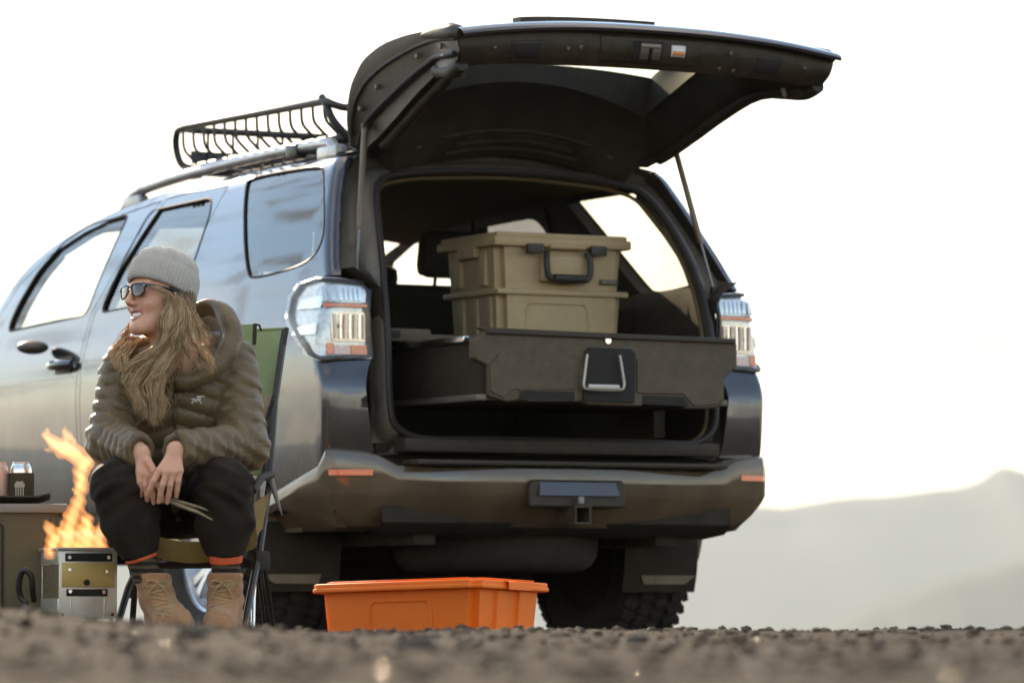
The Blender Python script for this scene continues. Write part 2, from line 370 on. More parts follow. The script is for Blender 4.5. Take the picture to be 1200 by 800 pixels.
def inpoly(pts, poly):
    pts = np.asarray(pts, float); poly = np.asarray(poly, float); c = np.zeros(len(pts), bool); n = len(poly); j = n - 1
    for i in range(n):
        xi, yi = poly[i]; xj, yj = poly[j]
        cond = ((yi > pts[:, 1]) != (yj > pts[:, 1])) & (pts[:, 0] < (xj - xi) * (pts[:, 1] - yi) / (yj - yi + 1e-15) + xi); c ^= cond; j = i
    return c
def resample(poly, st):
    out = []; n = len(poly)
    for i in range(n):
        a = np.array(poly[i], float); b = np.array(poly[(i + 1) % n], float); L = np.linalg.norm(b - a); k = max(1, int(math.ceil(L / st)))
        out += [a + (b - a) * t / k for t in range(k)]
    return np.array(out)
def fillpoly(outline, holes, st, extra=None):
    """constrained triangulation of a 2-D outline with holes and inner points"""
    B = [resample(outline, st * .6)] + [resample(h, st * .6) for h in holes]
    allb = np.concatenate(B); lo = allb.min(0); hi = allb.max(0)
    g = np.stack(np.meshgrid(np.arange(lo[0] + st * .5, hi[0], st), np.arange(lo[1] + st * .5, hi[1], st), indexing='ij'), -1).reshape(-1, 2)
    def keep(g, lim):
        k = inpoly(g, B[0])
        for h in B[1:]: k &= ~inpoly(g, h)
        g = g[k]
        if len(g):
            dm = np.min(((g[:, None, :] - allb[None]) ** 2).sum(-1), 1); g = g[dm > lim ** 2]
        return g
    g = keep(g, st * .3)
    if extra is not None and len(extra):
        e = keep(np.array(extra), .003)
        if len(e) and len(g): g = g[np.min(((g[:, None, :] - e[None]) ** 2).sum(-1), 1) > (st * .45) ** 2]
        if len(e): g = np.concatenate([g, e])
    vs = [Vector(p) for p in allb] + [Vector(p) for p in g]; ed = []; o = 0
    for b in B:
        n = len(b); ed += [(o + i, o + (i + 1) % n) for i in range(n)]; o += n
    V2, _, F2, *_r = delaunay_2d_cdt(vs, ed, [], 0, 1e-6)
    V2 = np.array([(v.x, v.y) for v in V2]); F2 = np.array([f for f in F2 if len(f) == 3]); c = V2[F2].mean(1)
    k = inpoly(c, B[0])
    for h in B[1:]: k &= ~inpoly(c, h)
    F2 = F2[k]; a, b, c = V2[F2[:, 0]], V2[F2[:, 1]], V2[F2[:, 2]]
    ar = (b[:, 0] - a[:, 0]) * (c[:, 1] - a[:, 1]) - (b[:, 1] - a[:, 1]) * (c[:, 0] - a[:, 0])
    F2[ar < 0] = F2[ar < 0][:, ::-1]; F2 = F2[np.abs(ar) > 1e-10]
    return V2, F2
def inset(poly, d):
    P = np.array(poly, float); n = len(P); ar = 0.5 * sum(P[i][0] * P[(i + 1) % n][1] - P[(i + 1) % n][0] * P[i][1] for i in range(n)); s = 1 if ar > 0 else -1; out = []
    for i in range(n):
        a, b, c = P[i - 1], P[i], P[(i + 1) % n]; e1 = (b - a) / (np.linalg.norm(b - a) + 1e-9); e2 = (c - b) / (np.linalg.norm(c - b) + 1e-9)
        n1 = np.array([-e1[1], e1[0]]) * s; n2 = np.array([-e2[1], e2[0]]) * s; m = n1 + n2; m /= max(np.linalg.norm(m), .3); out.append(b + m * d / max(float(m @ n1), .4))
    return [tuple(p) for p in out]
def arc(cx, cy, r, a0, a1, n=24):
    return [(cx + r * math.cos(math.radians(a0 + (a1 - a0) * i / n)), cy + r * math.sin(math.radians(a0 + (a1 - a0) * i / n))) for i in range(n + 1)]
def panel(name, outline, holes, m, parent, off=0.0, th=0.0, mo=0, side=-1, st=.04):
    ex = []
    zs = np.arange(.42, 1.86, st * .6)
    for z in zs:
        for f in (0, .25, .5, .75, 1.0): ex.append((u_corner(z, f), z))
    V2, F2 = fillpoly(outline, holes, st, ex)
    P3 = body_pt(V2[:, 0], V2[:, 1], off, side)
    F = F2[:, ::-1] if side < 0 else F2
    o = mesh(name, P3, F, m, parent)
    if th: solid(o, th, -1.0, mo)
    return o

TOPC = [(.50, 1.832), (1.0, 1.845), (1.5, 1.84), (1.98, 1.82), (2.4, 1.79), (2.75, 1.74), (3.08, 1.66), (3.29, 1.56), (3.47, 1.38), (3.55, 1.27)]
top_curve = [tuple(p) for p in spline(TOPC, 6)]
# light outline (left) in (u, z)
LIGHT = [PU(375, 423), PU(365, 416), PU(343, 379), PU(342, 369), PU(346, 347), PU(358, 330), PU(376, 324)] + [(u_at_x(.80, 1.362), 1.362), (u_at_x(.735, 1.355), 1.355), (u_at_x(.715, 1.32), 1.32), (u_at_x(.715, 1.075), 1.075)]
QGL = [PU(*p) for p in ((288, 216), (295, 208), (372, 195), (381, 199), (381, 266), (375, 291), (362, 306), (343, 315), (297, 327), (289, 321))]
def chaikin(P, n=3):
    P = [np.array(p, float) for p in P]
    for _ in range(n): P = [q for i in range(len(P)) for q in (P[i] * .75 + P[(i + 1) % len(P)] * .25, P[i] * .25 + P[(i + 1) % len(P)] * .75)]
    return [tuple(p) for p in P]
QGL = chaikin(QGL, 2)
RWIN = [PU(*p) for p in ((177, 247), (246, 232), (248, 238), (246, 252), (228, 306))] + [(1.50, 1.37), (2.26, 1.352)]
RWIN = chaikin([tuple(p) for p in resample(RWIN, .12)], 2)
FWIN = [PU(*p) for p in ((8, 389), (20, 360), (45, 318), (75, 284), (105, 264), (152, 251))] + [(2.40, 1.352)]
FWIN = chaikin([tuple(p) for p in resample(FWIN, .12)], 2)
arch_r = arc(1.12, .41, RARCH, 160, 8, 26); arch_f = arc(3.91, .41, RARCH, 165, 12, 26)
body_out = [(u_at_x(.715, .74), .74), (u_corner(.74), .74), (.16, .70), (.40, .64), (.60, .59)] + arch_r + [(1.63, .47), (3.40, .47)] + arch_f + \
    [(4.62, .5), (4.70, .85), (4.62, 1.10), (4.2, 1.17), (3.62, 1.24)] + top_curve[::-1] + [(u_corner(1.832), 1.832), (u_corner(1.6), 1.6), (u_corner(1.45), 1.45), (u_corner(1.375), 1.375)] + \
    [PU(376, 324), PU(358, 330), PU(346, 347), PU(342, 369), PU(343, 379), PU(365, 416), PU(375, 423), (u_at_x(.715, 1.07), 1.07)]
RD = [(1.40, 1.805), (1.415, 1.74), (1.475, 1.55), (1.53, 1.40), (1.55, 1.30), (1.53, 1.05), (1.60, .80)] + arc(1.12, .41, RARCH + .035, 34, 18, 4) + [(1.66, .55), (2.30, .55), (2.33, 1.0), (2.32, 1.345), (1.985, 1.795), (1.70, 1.805)]
RD = [(u, z) for u, z in RD]
FD = [(2.335, .55), (3.34, .55), (3.40, .9), (3.40, 1.25), (3.40, 1.385), (3.25, 1.535), (3.05, 1.635), (2.73, 1.715), (2.4, 1.762), (2.03, 1.79), (2.35, 1.345), (2.365, 1.0)]
def door_frame_fix(poly): return poly
for side in (-1, 1):
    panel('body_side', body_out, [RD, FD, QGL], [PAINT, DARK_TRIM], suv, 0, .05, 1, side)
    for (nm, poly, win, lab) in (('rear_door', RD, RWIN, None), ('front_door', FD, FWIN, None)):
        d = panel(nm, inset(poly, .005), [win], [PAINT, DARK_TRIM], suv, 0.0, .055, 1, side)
        panel('window_glass', inset(win, -.006), [], TINT if nm == 'rear_door' else CLEAR, d, -.012, 0, 0, side)
        # black strip round the opening
        wr = body_pt(np.array([p[0] for p in resample(win, .03)]), np.array([p[1] for p in resample(win, .03)]), -.003, side)
        mb = MB(); mb.tube(list(wr) + [wr[0]], .006, 6, False); mb.build('window_seal', SEAL, d)
        hx = {'rear_door': (1.66, 1.86), 'front_door': (2.40, 2.62)}[nm]; hz = 1.155
        # pull handle: bar on two feet over a shallow cup
        ys = np.linspace(hx[0], hx[1], 12); pts = [body_pt(y, hz, .006 + .032 * math.sin(math.pi * min(max((i + .4) / 11.8, 0), 1)) ** .5, side) for i, y in enumerate(ys)]
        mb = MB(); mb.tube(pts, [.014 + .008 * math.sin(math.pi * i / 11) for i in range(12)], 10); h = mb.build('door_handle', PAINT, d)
        mb = MB(); mb.grid([[body_pt(y, hz + dz, .004, side) for y in np.linspace(hx[0] + .03, hx[1] - .03, 8)] for dz in np.linspace(-.035, .035, 5)]); mb.build('handle_cup', BLACK_PLASTIC, d)
    q = panel('quarter_window', inset(QGL, -.004), [], TINT if side < 0 else RTINT, suv, -.006, 0, 0, side)
    wr = body_pt(np.array([p[0] for p in resample(QGL, .03)]), np.array([p[1] for p in resample(QGL, .03)]), -.001, side)
    mb = MB(); mb.tube(list(wr) + [wr[0]], .005, 6, False); mb.build('window_seal', SEAL, q)

# seams of the fuel door on the left flank
fl = [PU(*p) for p in ((300, 467), (349, 440), (354, 452), (348, 462), (338, 467))]
# ---- roof, windscreen, bonnet, nose
def topz(u): return float(np.interp(u, [p[0] for p in top_curve], [p[1] for p in top_curve]))
def roof_row(u, crown=.05, dz=0.0, inn=0.0, n=15):
    z = topz(u); e = body_pt(u, z); hw = abs(e[0]) - inn
    return [(hw * s, u, z + dz + crown * (1 - abs(s) ** 2.2)) for s in np.linspace(-1, 1, n)]
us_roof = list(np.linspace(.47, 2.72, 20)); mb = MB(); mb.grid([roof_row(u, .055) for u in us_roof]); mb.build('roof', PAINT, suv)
mb = MB(); mb.grid([roof_row(u, .045, -.05, .03) for u in np.linspace(.50, 2.66, 20)]); mb.build('headliner', HEADLINER, suv)
mb = MB(); mb.grid([roof_row(u, .055 + .05 * (u - 2.7)) for u in np.linspace(2.725, 3.55, 10)]); mb.build('windscreen', CLEAR, suv)
mb = MB()
rows = []
for u in np.linspace(3.56, 4.66, 14):
    z = float(np.interp(u, [3.5, 3.62, 4.2, 4.62, 4.7], [1.26, 1.24, 1.17, 1.10, 1.02])); hw = abs(body_pt(u, z)[0]); rows.append([(hw * s, u + .10 * (1 - s * s), z + .05 * (1 - abs(s) ** 3)) for s in np.linspace(-1, 1, 13)])
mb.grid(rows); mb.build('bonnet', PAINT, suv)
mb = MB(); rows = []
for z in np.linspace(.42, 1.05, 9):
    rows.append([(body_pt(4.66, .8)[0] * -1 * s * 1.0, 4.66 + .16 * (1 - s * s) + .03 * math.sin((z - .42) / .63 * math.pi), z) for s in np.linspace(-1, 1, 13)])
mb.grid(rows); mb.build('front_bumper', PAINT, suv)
for side in (-1, 1):
    mb = MB(); mb.raw(*[(lambda c: c)(x) for x in surface_nets(ell(np.stack(np.meshgrid(np.linspace(-.16, .16, 24), np.linspace(-.09, .09, 16), np.linspace(-.14, .14, 22), indexing='ij'), -1), (0, 0, 0), (.13, .07, .1)), (-.16, -.09, -.14), .0134)])
    mc = U(40, 407, 0, -.985); mb.v = [(side * .985 + p[0] * .52, mc[1] + p[1] * .8, mc[2] + p[2] * .28) for p in mb.v]; mb.build('side_mirror', FRAME_METAL, suv)

# ---- rear opening: outer edge of the shell to the inner lip
def open_loops():
    """left half, from bottom centre up to top centre: list of (outer, inner) points"""
    o = [(0, .02, .735), (.35, .04, .735), (.60, .085, .735), (.715, fR(.74) - .004, .745), (.715, fR(.9), .90), (.715, fR(1.06) - .002, 1.06), (.72, .165, 1.2), (.735, .175, 1.34),
         (.80, .205, 1.39), (.808, .26, 1.47), (.762, .345, 1.60), (.702, .425, 1.73), (.655, .47, 1.80), (.585, .485, 1.845), (.40, .475, 1.87), (0, .465, 1.885)]
    i = [(0, .04, .79), (.35, .05, .79), (.56, .07, .79), (.655, .085, .835), (.675, .09, .93), (.675, .10, 1.06), (.672, .12, 1.2), (.664, .16, 1.34),
         (.655, .185, 1.40), (.645, .22, 1.47), (.617, .305, 1.60), (.582, .385, 1.70), (.545, .42, 1.745), (.49, .43, 1.765), (.35, .43, 1.785), (0, .425, 1.80)]
    return o, i
lo_, li_ = open_loops()
def full(l): return [(-x, y, z) for x, y, z in l] + [(x, y, z) for x, y, z in l[::-1][1:-1]]
def smoothloop(l): return spline(full(l), 4, True)
LO = smoothloop(lo_); LI = smoothloop(li_)
def between(a, b, t, dy): return [np.array(p) * (1 - t) + np.array(q) * t + np.array([0, dy, 0]) for p, q in zip(a, b)]
mb = MB(); mb.grid([LO, between(LO, LI, .12, .05), between(LO, LI, .45, .06), between(LO, LI, .60, .055), between(LO, LI, .70, .015), between(LO, LI, .9, 0.0), LI, between(LI, LI, 1, .05)], True); mb.build('opening_frame', FRAME_METAL, suv)
mb = MB(); mb.tube([p + np.array([0, -.006, 0]) for p in LI] + [LI[0] + np.array([0, -.006, 0])], .013, 8, False); mb.build('tailgate_seal', SEAL, suv)
# lip of brown edge trim inside the seal
lt = between(LI, LI, 1, .03)
mb = MB(); mb.tube([np.array([p[0] * .975, p[1], p[2] - .02 * (1 if p[2] > 1.6 else 0)]) for p in lt] + [np.array([lt[0][0] * .975, lt[0][1], lt[0][2]])], .008, 6, False); mb.build('edge_trim', mat('tan_edge_trim', (.11, .075, .03), .6), suv)

# ---- cargo bay lining
LIN = mat('cargo_lining', (.026, .018, .009), .85, var=.3, vscale=25, bump=.2, bscale=500)
for side in (-1, 1):
    mb = MB()
    # lower side box with wheel-house, from the lip forward
    rows = []
    for y in np.linspace(.12, 1.62, 12):
        x = .665 + .05 * min(1, (y - .12) / .3) - .07 * math.exp(-((y - 1.12) / .35) ** 2)
        rows.append([(side * x, y, .80), (side * (x + .005), y, 1.0), (side * (x + .01), y, 1.2), (side * (x + .03), y, 1.33), (side * .80, y, 1.40)])
    mb.grid(rows); mb.build('cargo_side_trim', LIN, suv)
    # pillar trim between the lip and the quarter window
    mb = MB(); rows = []
    for (x0, y0, z0) in li_[7:13]:
        rows.append([(side * x0, y0 + .03, z0), (side * (x0 + .04), y0 + .10, z0), (side * (float(fW(z0)) - .062), y0 + .275, z0)])
    mb.grid(rows); mb.build('pillar_trim', LIN, suv)
mb = MB(); mb.grid([[(x, y, .80) for x in np.linspace(-.66, .66, 6)] for y in np.linspace(.06, 1.6, 6)]); mb.build('cargo_floor', LIN, suv)
mb = MB(); mb.box((0, .06, .765), (1.30, .10, .05), .012); mb.build('sill_plate', DARK_TRIM, suv)
mb = MB(); mb.box((0, 3.25, 1.10), (1.60, .30, .30), .06); mb.build('dashboard', DARK_TRIM, suv)

# ---- seats
def seat(x, y, w, ztop, name):
    mb = MB(); M = Matrix.Rotation(math.radians(12), 3, 'X')
    mb.box((x, y, ztop - .33), (w, .14, .66), .05, M); mb.box((x, y + .30, ztop - .68), (w, .52, .16), .06)
    o = mb.build(name, SEATM, suv)
    k = MB(); k.box((x, y - .10, ztop + .115), (min(w, .28), .10, .19), .045, M); k.tube([(x - .06, y - .07, ztop - .03), (x - .06, y - .09, ztop + .08)], .008, 6); k.tube([(x + .06, y - .07, ztop - .03), (x + .06, y - .09, ztop + .08)], .008, 6); k.build('headrest', SEATM, o)
seat(-.40, 1.72, .60, 1.47, 'rear_seat'); seat(.36, 1.72, .66, 1.47, 'rear_seat')
mb = MB(); mb.box((0, 1.60, 1.10), (1.36, .05, .62), .01); mb.build('seat_back_panel', LIN, suv)
mb = MB(); mb.box((0, .17, .665), (1.40, .04, .22), .0); mb.build('rear_crossmember', UNDER, suv)
seat(-.42, 2.62, .52, 1.40, 'front_seat'); seat(.42, 2.62, .52, 1.40, 'front_seat')

# ---- rear bumper
def bumper_path():
    p = [(-.925, .66), (-.925, .50), (-.925, .30), (-.922, .17), (-.912, .125), (-.885, .095), (-.80, .065), (-.74, .045), (-.67, .028), (-.5, -.01), (-.3, -.04), (-.12, -.058), (0, -.06)]
    return p + [(-x, y) for x, y in p[::-1][1:]]
BP = bumper_path(); rows = []; n = len(BP)
for i, (x, y) in enumerate(BP):
    t = np.array(BP[min(i + 1, n - 1)]) - np.array(BP[max(i - 1, 0)]); t = t / np.linalg.norm(t); inn = np.array([-t[1], t[0]])      # towards the car
    ax_ = abs(x); side_y = y if ax_ > .9 else 0
    zt = float(np.interp(ax_, [0, .66, .745, .9], [.690, .690, .735, .752])) if y < .14 else float(np.interp(y, [.14, .17, .5, .66], [.752, .695, .615, .585]))
    zb = .47
    prof = [(.13, zt - .006), (.02, zt), (.004, zt - .007), (0, zt - .022), (-.004, zt - .05), (0, .60 if zt > .66 else zt - .05), (.012, .578 if zt > .66 else zt - .07), (.05, .53), (.12, .475), (.22, .46)]
    if ax_ > .9 and y > .3: prof = [(a, z) if k < 5 else (min(a, .10), min(z, zt - .03)) for k, (a, z) in enumerate(prof)]
    rows.append([(x + inn[0] * a, y + inn[1] * a, z) for a, z in prof])
mb = MB(); mb.grid(rows); bump = mb.build('rear_bumper', paint_mat('bumper_paint', (.09, .085, .08), (.17, .115, .058), .78), suv, angle=28)  # heavier brown film, also painting in a warm highlight
solid(bump, .006)
REFL = mat('red_orange_reflector', (.75, .13, .03), .15, coat=1.0)
for s in (-1, 1):
    mb = MB(); rows = []
    for k in range(9):
        x = -.905 + .018 * k; yb = float(np.interp(abs(x), [.74, .80, .885, .912], [.045, .065, .095, .125]))
        rows.append([(-s * x * 1.0, yb - .008, z) for z in (.655, .661, .668, .675)])
    mb.grid(rows); solid(mb.build('reflector', REFL, bump), .006)
# step pad line and hitch cover
mb = MB(); mb.box((0, -.005, .703), (1.28, .12, .018), .006); mb.build('step_pad', BLACK_PLASTIC, bump)
cx = 0.0
mb = MB()
o_ = [(-.185, .645), (.185, .645), (.20, .625), (.20, .545), (-.20, .545), (-.20, .625)]
mb.prism(o_, lambda x, z, d: (cx + x, -.06 + d, z), .0, -.022); bevel(mb.build('hitch_surround', BLACK_PLASTIC, bump), .008)
mb = MB(); mb.raw([(-.155, -.082, .636), (.155, -.082, .636), (.165, -.098, .588), (-.165, -.098, .588), (-.165, -.075, .588), (.165, -.075, .588)], [(0, 1, 2, 3), (3, 2, 5, 4), (0, 3, 4), (1, 5, 2), (0, 4, 5, 1)]); mb.build('hitch_cover', PAINT, bump, angle=20)
mb = MB()
for (a, b) in (((-.034, .485), (.034, .493)), ((-.034, .545), (.034, .553)), ((-.034, .493), (-.026, .545)), ((.026, .493), (.034, .545))):
    mb.box(((a[0] + b[0]) / 2, .05, (a[1] + b[1]) / 2), (b[0] - a[0], .34, b[1] - a[1]), 0)
hr = mb.build('hitch_receiver', mat('rusty_black_steel', (.05, .035, .02), .7, var=.4, vscale=30), suv)
mb = MB(); mb.box((0, .24, .52), (.90, .08, .07), .01); mb.build('hitch_crossbar', UNDER, hr)
mb = MB(); mb.box((-.004, -.112, .572), (.022, .012, .026), .004); mb.build('trailer_socket', mat('grey_socket', (.25, .24, .22), .5), hr)
# bolt-on valance under the bumper
mb = MB(); rows = []
for x in np.linspace(-.72, .72, 15):
    rows.append([(x, .06, .55), (x, .05, .49), (x, .10, .455), (x, .25, .44)])
mb.grid(rows); mb.build('bumper_valance', UNDER, suv)

# ---- underbody, axle, spare wheel, exhaust
mb = MB(); mb.box((0, 2.4, .55), (1.50, 4.2, .16), .05); mb.build('underbody_pan', UNDER, suv)
mb = MB()
for s in (-1, 1): mb.box((s * .50, 2.3, .47), (.09, 4.3, .12), .01)
mb.build('chassis_rail', UNDER, suv)
mb = MB(); mb.tube([(-.72, 1.12, .41), (.72, 1.12, .41)], .045, 12); mb.raw(*[(np.array(v) , f) for v, f in [surface_nets(ell(np.stack(np.meshgrid(np.linspace(-.2, .2, 20), np.linspace(.92, 1.32, 20), np.linspace(.21, .61, 20), indexing='ij'), -1), (0, 1.12, .41), (.15, .16, .15)), (-.2, .92, .21), .0211)]][0]); mb.build('rear_axle', UNDER, suv)
mb = MB(); mb.tube([(-.72, 3.91, .41), (.72, 3.91, .41)], .045, 12); mb.build('front_axle', UNDER, suv)
def torus_rows(R, r, fz=1.0, n=56, m=16, sq=.75):
    rows = []
    for k in range(m):
        a = 2 * math.pi * k / m; c, s = math.cos(a), math.sin(a); c = math.copysign(abs(c) ** sq, c); s = math.copysign(abs(s) ** sq, s); rows.append((R + r * c, r * fz * s))
    return rows + [rows[0]]
mb = MB(); mb.lathe(torus_rows(.27, .115, 1.0), lambda x, y, h: (x, .56 + y, .43 + h)); sp = mb.build('spare_tyre', RUBBER, suv)
mb = MB(); mb.lathe([(.0, .02), (.08, .03), (.1, .0), (.18, -.02), (.19, .05)], lambda x, y, h: (x, .56 + y, .40 + h)); mb.build('spare_rim', UNDER, sp)
mb = MB(); mb.tube(spline([(.62, 1.7, .50), (.60, .9, .52), (.60, .45, .50), (.605, .22, .475)], 8), .033, 14, False); ex_o = mb.build('exhaust_pipe', mat('sooty_steel', (.05, .04, .03), .5, metal=.6), suv); solid(ex_o, .003, 1)
for s in (-1, 1):
    mb = MB(); mb.tube([(s * .55, .98, .42), (s * .52, .88, .75)], .03, 10); mb.build('shock_absorber', UNDER, suv)

mb = MB(); mb.box((-.42, 1.95, .37), (.38, 1.1, .28), .06); mb.build('fuel_tank', UNDER, suv)
mb = MB(); mb.box((.18, 2.1, .36), (.80, 1.3, .26), .06); mb.build('gearbox_shield', UNDER, suv)
for s in (-1, 1):
    mb = MB(); mb.box((s * .86, 2.5, .46), (.10, 1.75, .07), .03); mb.build('side_step', BLACK_PLASTIC, suv)
# ---- wheels
def wheel(x, y, s):
    zc = .405; Rr = .405
    f = lambda a, b, h: (x + s * h, y + a, zc + b)
    mb = MB(); prof = [(.235, -.115), (.25, -.128), (.30, -.142), (.345, -.142), (.375, -.132), (.388, -.115), (.393, -.06), (.394, 0), (.393, .06), (.388, .115), (.375, .132), (.345, .142), (.30, .142), (.25, .128), (.235, .115)]
    mb.lathe(prof, f, 64)
    NL = 42
    for k in range(NL):                                    # tread lugs
        for (h, w, ph) in ((-.112, .05, 0), (-.045, .046, .5), (.022, .046, 0), (.088, .05, .5), (-.136, .022, .25), (.136, .022, .75)):
            a = 2 * math.pi * (k + ph) / NL; M = Matrix.Rotation(a, 3, 'X'); rr = .393 if abs(h) < .12 else .374
            M2 = Matrix.Rotation(a, 3, 'X') @ Matrix.Rotation(.35 if h > 0 else -.35, 3, 'Z')
            mb.box((x + h, y - math.sin(a) * rr, zc + math.cos(a) * rr), (w, .034, .028), 0, M2)
    t = mb.build('tyre', RUBBER, None, angle=30)
    mb = MB(); mb.lathe([(.236, .115), (.238, .105), (.228, .100), (.216, .07), (.205, .04)], f, 64)
    for k in range(6):
        a0 = 2 * math.pi * k / 6 + .3
        for da in (-.13, .13):                             # six split spokes
            P = lambda r, a, h: f(r * math.cos(a), r * math.sin(a), h)
            rows = []
            for r, h, w in ((.055, .062, .020), (.11, .074, .017), (.17, .083, .018), (.218, .09, .024)):
                a = a0 + da * (r / .2); ca, sa = math.cos(a), math.sin(a); tx, ty = -sa, ca
                rows.append([f(r * ca + tx * w, r * sa + ty * w, h - .012), f(r * ca + tx * w * .7, r * sa + ty * w * .7, h), f(r * ca - tx * w * .7, r * sa - ty * w * .7, h), f(r * ca - tx * w, r * sa - ty * w, h - .012), f(r * ca - tx * w, r * sa - ty * w, h - .045), f(r * ca + tx * w, r * sa + ty * w, h - .045)])
            mb.grid(rows, True, True)
    mb.lathe([(0, .078), (.03, .077), (.045, .07), (.075, .062), (.078, .02)], f, 32)
    r_ = mb.build('rim', ALLOY, None, angle=30)
    mb = MB(); mb.lathe([(.206, .045), (.203, .0), (.20, -.11), (.234, -.114), (.10, -.10), (.0, -.10)], f, 48); b_ = mb.build('rim_barrel', UNDER, None)
    mb = MB(); mb.lathe([(.0, -.02), (.165, -.02), (.165, .0), (.0, .0)], f, 40); d_ = mb.build('brake_disc', mat('brake_iron', (.08, .07, .06), .5, metal=.8) if 'brake_iron' not in MATS else MATS['brake_iron'], None)
    w = bpy.data.objects.new('wheel', None); COL.objects.link(w); w.location = (x, y, zc); EMPTY_LOC[w.name] = Vector(w.location); par(w, suv)
    for o in (t, r_, d_, b_):
        o.parent = w; o.matrix_parent_inverse = Matrix.Translation((-x, -y, -zc))
for (y) in (1.12, 3.91):
    for s in (-1, 1): wheel(s * .81, y, s)
# wheel wells
for (y, nm) in ((1.12, 'r'), (3.91, 'f')):
    for s in (-1, 1):
        mb = MB(); rows = []
        for a in np.linspace(-20, 200, 24):
            ca, sa = math.cos(math.radians(a)), math.sin(math.radians(a)); rows.append([(s * .92, y + RARCH * ca, .41 + RARCH * sa), (s * .60, y + RARCH * ca, .41 + RARCH * sa)])
        mb.grid(rows); mb.build('wheel_arch_liner', UNDER, suv)
# mud flaps
FLAP = mat('mud_flap_rubber', (.13, .10, .066), .75, col2=(.20, .155, .10), vscale=8, bump=.15, bscale=80)
for s in (-1, 1):
    oo = [(.655, .60), (.945, .62), (.95, .45), (.935, .375), (.90, .30), (.865, .272), (.685, .272), (.668, .33), (.655, .45)]
    mb = MB(); mb.prism([(s * a, b) for a, b in oo], lambda a, b, d: (a, .64 + d + .05 * (abs(a) - .8) ** 2 + .04 * (.6 - b), b), 0, .012); fo = mb.build('mud_flap', FLAP, suv); bevel(fo, .004)
    mb = MB(); mb.prism([(s * a, b) for a, b in ((.915, .308), (.90, .297), (.865, .274), (.687, .274), (.675, .308))], lambda a, b, d: (a, .632 + d + .05 * (abs(a) - .8) ** 2 + .04 * (.6 - b), b), 0, .022); mb.build('flap_weight', FLAP, fo)
# bumper-side lower cladding between bumper and wheel

# ---- tail lamps: housing, chrome blocks, amber blocks, clear outer lens
LHOUSE = mat('lamp_housing', (.55, .55, .55), .28, metal=.8, var=.2, vscale=60)
LSTRIPE = mat('lamp_reflector', (.72, .70, .66), .22, metal=.85, var=.15, vscale=60)
LGRID = mat('lamp_grid', (.72, .66, .56), .25, metal=.7, var=.2, vscale=60)
AMBER = mat('amber_lens', (.80, .20, .03), .2, coat=1.0, var=.2, vscale=60)
LPINK = mat('pale_pink_lens', (.75, .50, .42), .2, coat=1.0, var=.2, vscale=80)
LENS = glass_mat('lamp_clear_lens', (.97, .97, .97), ior=1.45)
def lamp_rect(x0, x1, z0, z1):
    """rear-face rectangle between distances x0 > x1 from the centre line, in (u, z)"""
    return [(u_at_x(x0, z0), z0), (u_at_x(x0, z1), z1), (u_at_x(x1, z1), z1), (u_at_x(x1, z0), z0)]
for side in (-1, 1):
    L = LIGHT
    tl = panel('tail_lamp', L, [], LHOUSE, suv, .004, 0, 0, side, .03)
    tl['label'] = 'clear wrap-around tail lamp with amber blocks'
    for (nm, poly, m, off) in (('upper_reflector', lamp_rect(.885, .735, 1.275, 1.335), LSTRIPE, .016), ('amber_strip', lamp_rect(.885, .735, 1.258, 1.270), AMBER, .020),
                               ('lower_reflector', lamp_rect(.868, .735, 1.135, 1.240), LGRID, .014), ('amber_block', lamp_rect(.885, .865, 1.088, 1.128), AMBER, .018), ('pink_block', lamp_rect(.862, .80, 1.088, 1.122), LPINK, .016), ('amber_block', lamp_rect(.797, .735, 1.088, 1.122), AMBER, .016)):
        panel(nm, poly, [], m, tl, off, .012, 0, side, .02)
    for k in range(7):                                    # upright fins inside the lamp, two rows
        x0 = .862 - k * .0185
        panel('lamp_fin', lamp_rect(x0, x0 - .007, 1.145, 1.232), [], CHROME if k % 2 else LPINK, tl, .024, .008, 0, side, .02)
        panel('lamp_fin', lamp_rect(x0 + .016, x0 + .006, 1.282, 1.328), [], CHROME, tl, .025, .008, 0, side, .02)
    # side wrap: silver fins
    for (z0, z1) in ((1.255, 1.30), (1.16, 1.20)):
        panel('chrome_fin', [(.20, z0), (.20, z1), (.36, z1 - .01), (.38, z0 + .004)], [], CHROME, tl, .012, .006, 0, side, .03)
    pts2 = resample(inset(L, .010), .02); wr = body_pt(pts2[:, 0], pts2[:, 1], .012, side)
    mb = MB(); mb.tube(list(wr) + [wr[0]], .008, 6, False); mb.build('lamp_bezel', mat('lamp_bezel', (.05, .045, .04), .4) if 'lamp_bezel' not in MATS else MATS['lamp_bezel'], tl)
    panel('clear_lens', inset(L, .002), [], LENS, tl, .030, 0, 0, side, .03)

# ---- open tailgate: profile in (Y, Z), swung up about the roof hinge
# station: (Yin, Zin at the pillars, Yout, Zout, half width inner, half width outer, crown, Zin in the middle)
TG = [(.46, 1.845, .50, 1.875, .60, .635, .02, 1.845), (.42, 1.855, .485, 1.975, .605, .655, .03, 1.885), (.37, 1.868, .43, 2.075, .615, .668, .04, 1.975), (.32, 1.880, .355, 2.135, .62, .675, .045, 2.08), (.27, 1.892, .28, 2.172, .625, .68, .045, 2.125), (.10, 1.945, .12, 2.203, .64, .69, .04, 2.150), (-.08, 2.005, -.06, 2.212, .655, .70, .04, 2.165),
      (-.25, 2.052, -.20, 2.208, .67, .715, .04, 2.165), (-.33, 2.066, -.38, 2.200, .70, .735, .045, 2.160), (-.46, 2.058, -.52, 2.186, .735, .755, .05, 2.125), (-.565, 2.060, -.62, 2.172, .745, .765, .055, 2.060)]
TS = [np.array(p) for p in spline([np.array(t) for t in TG], 5)]
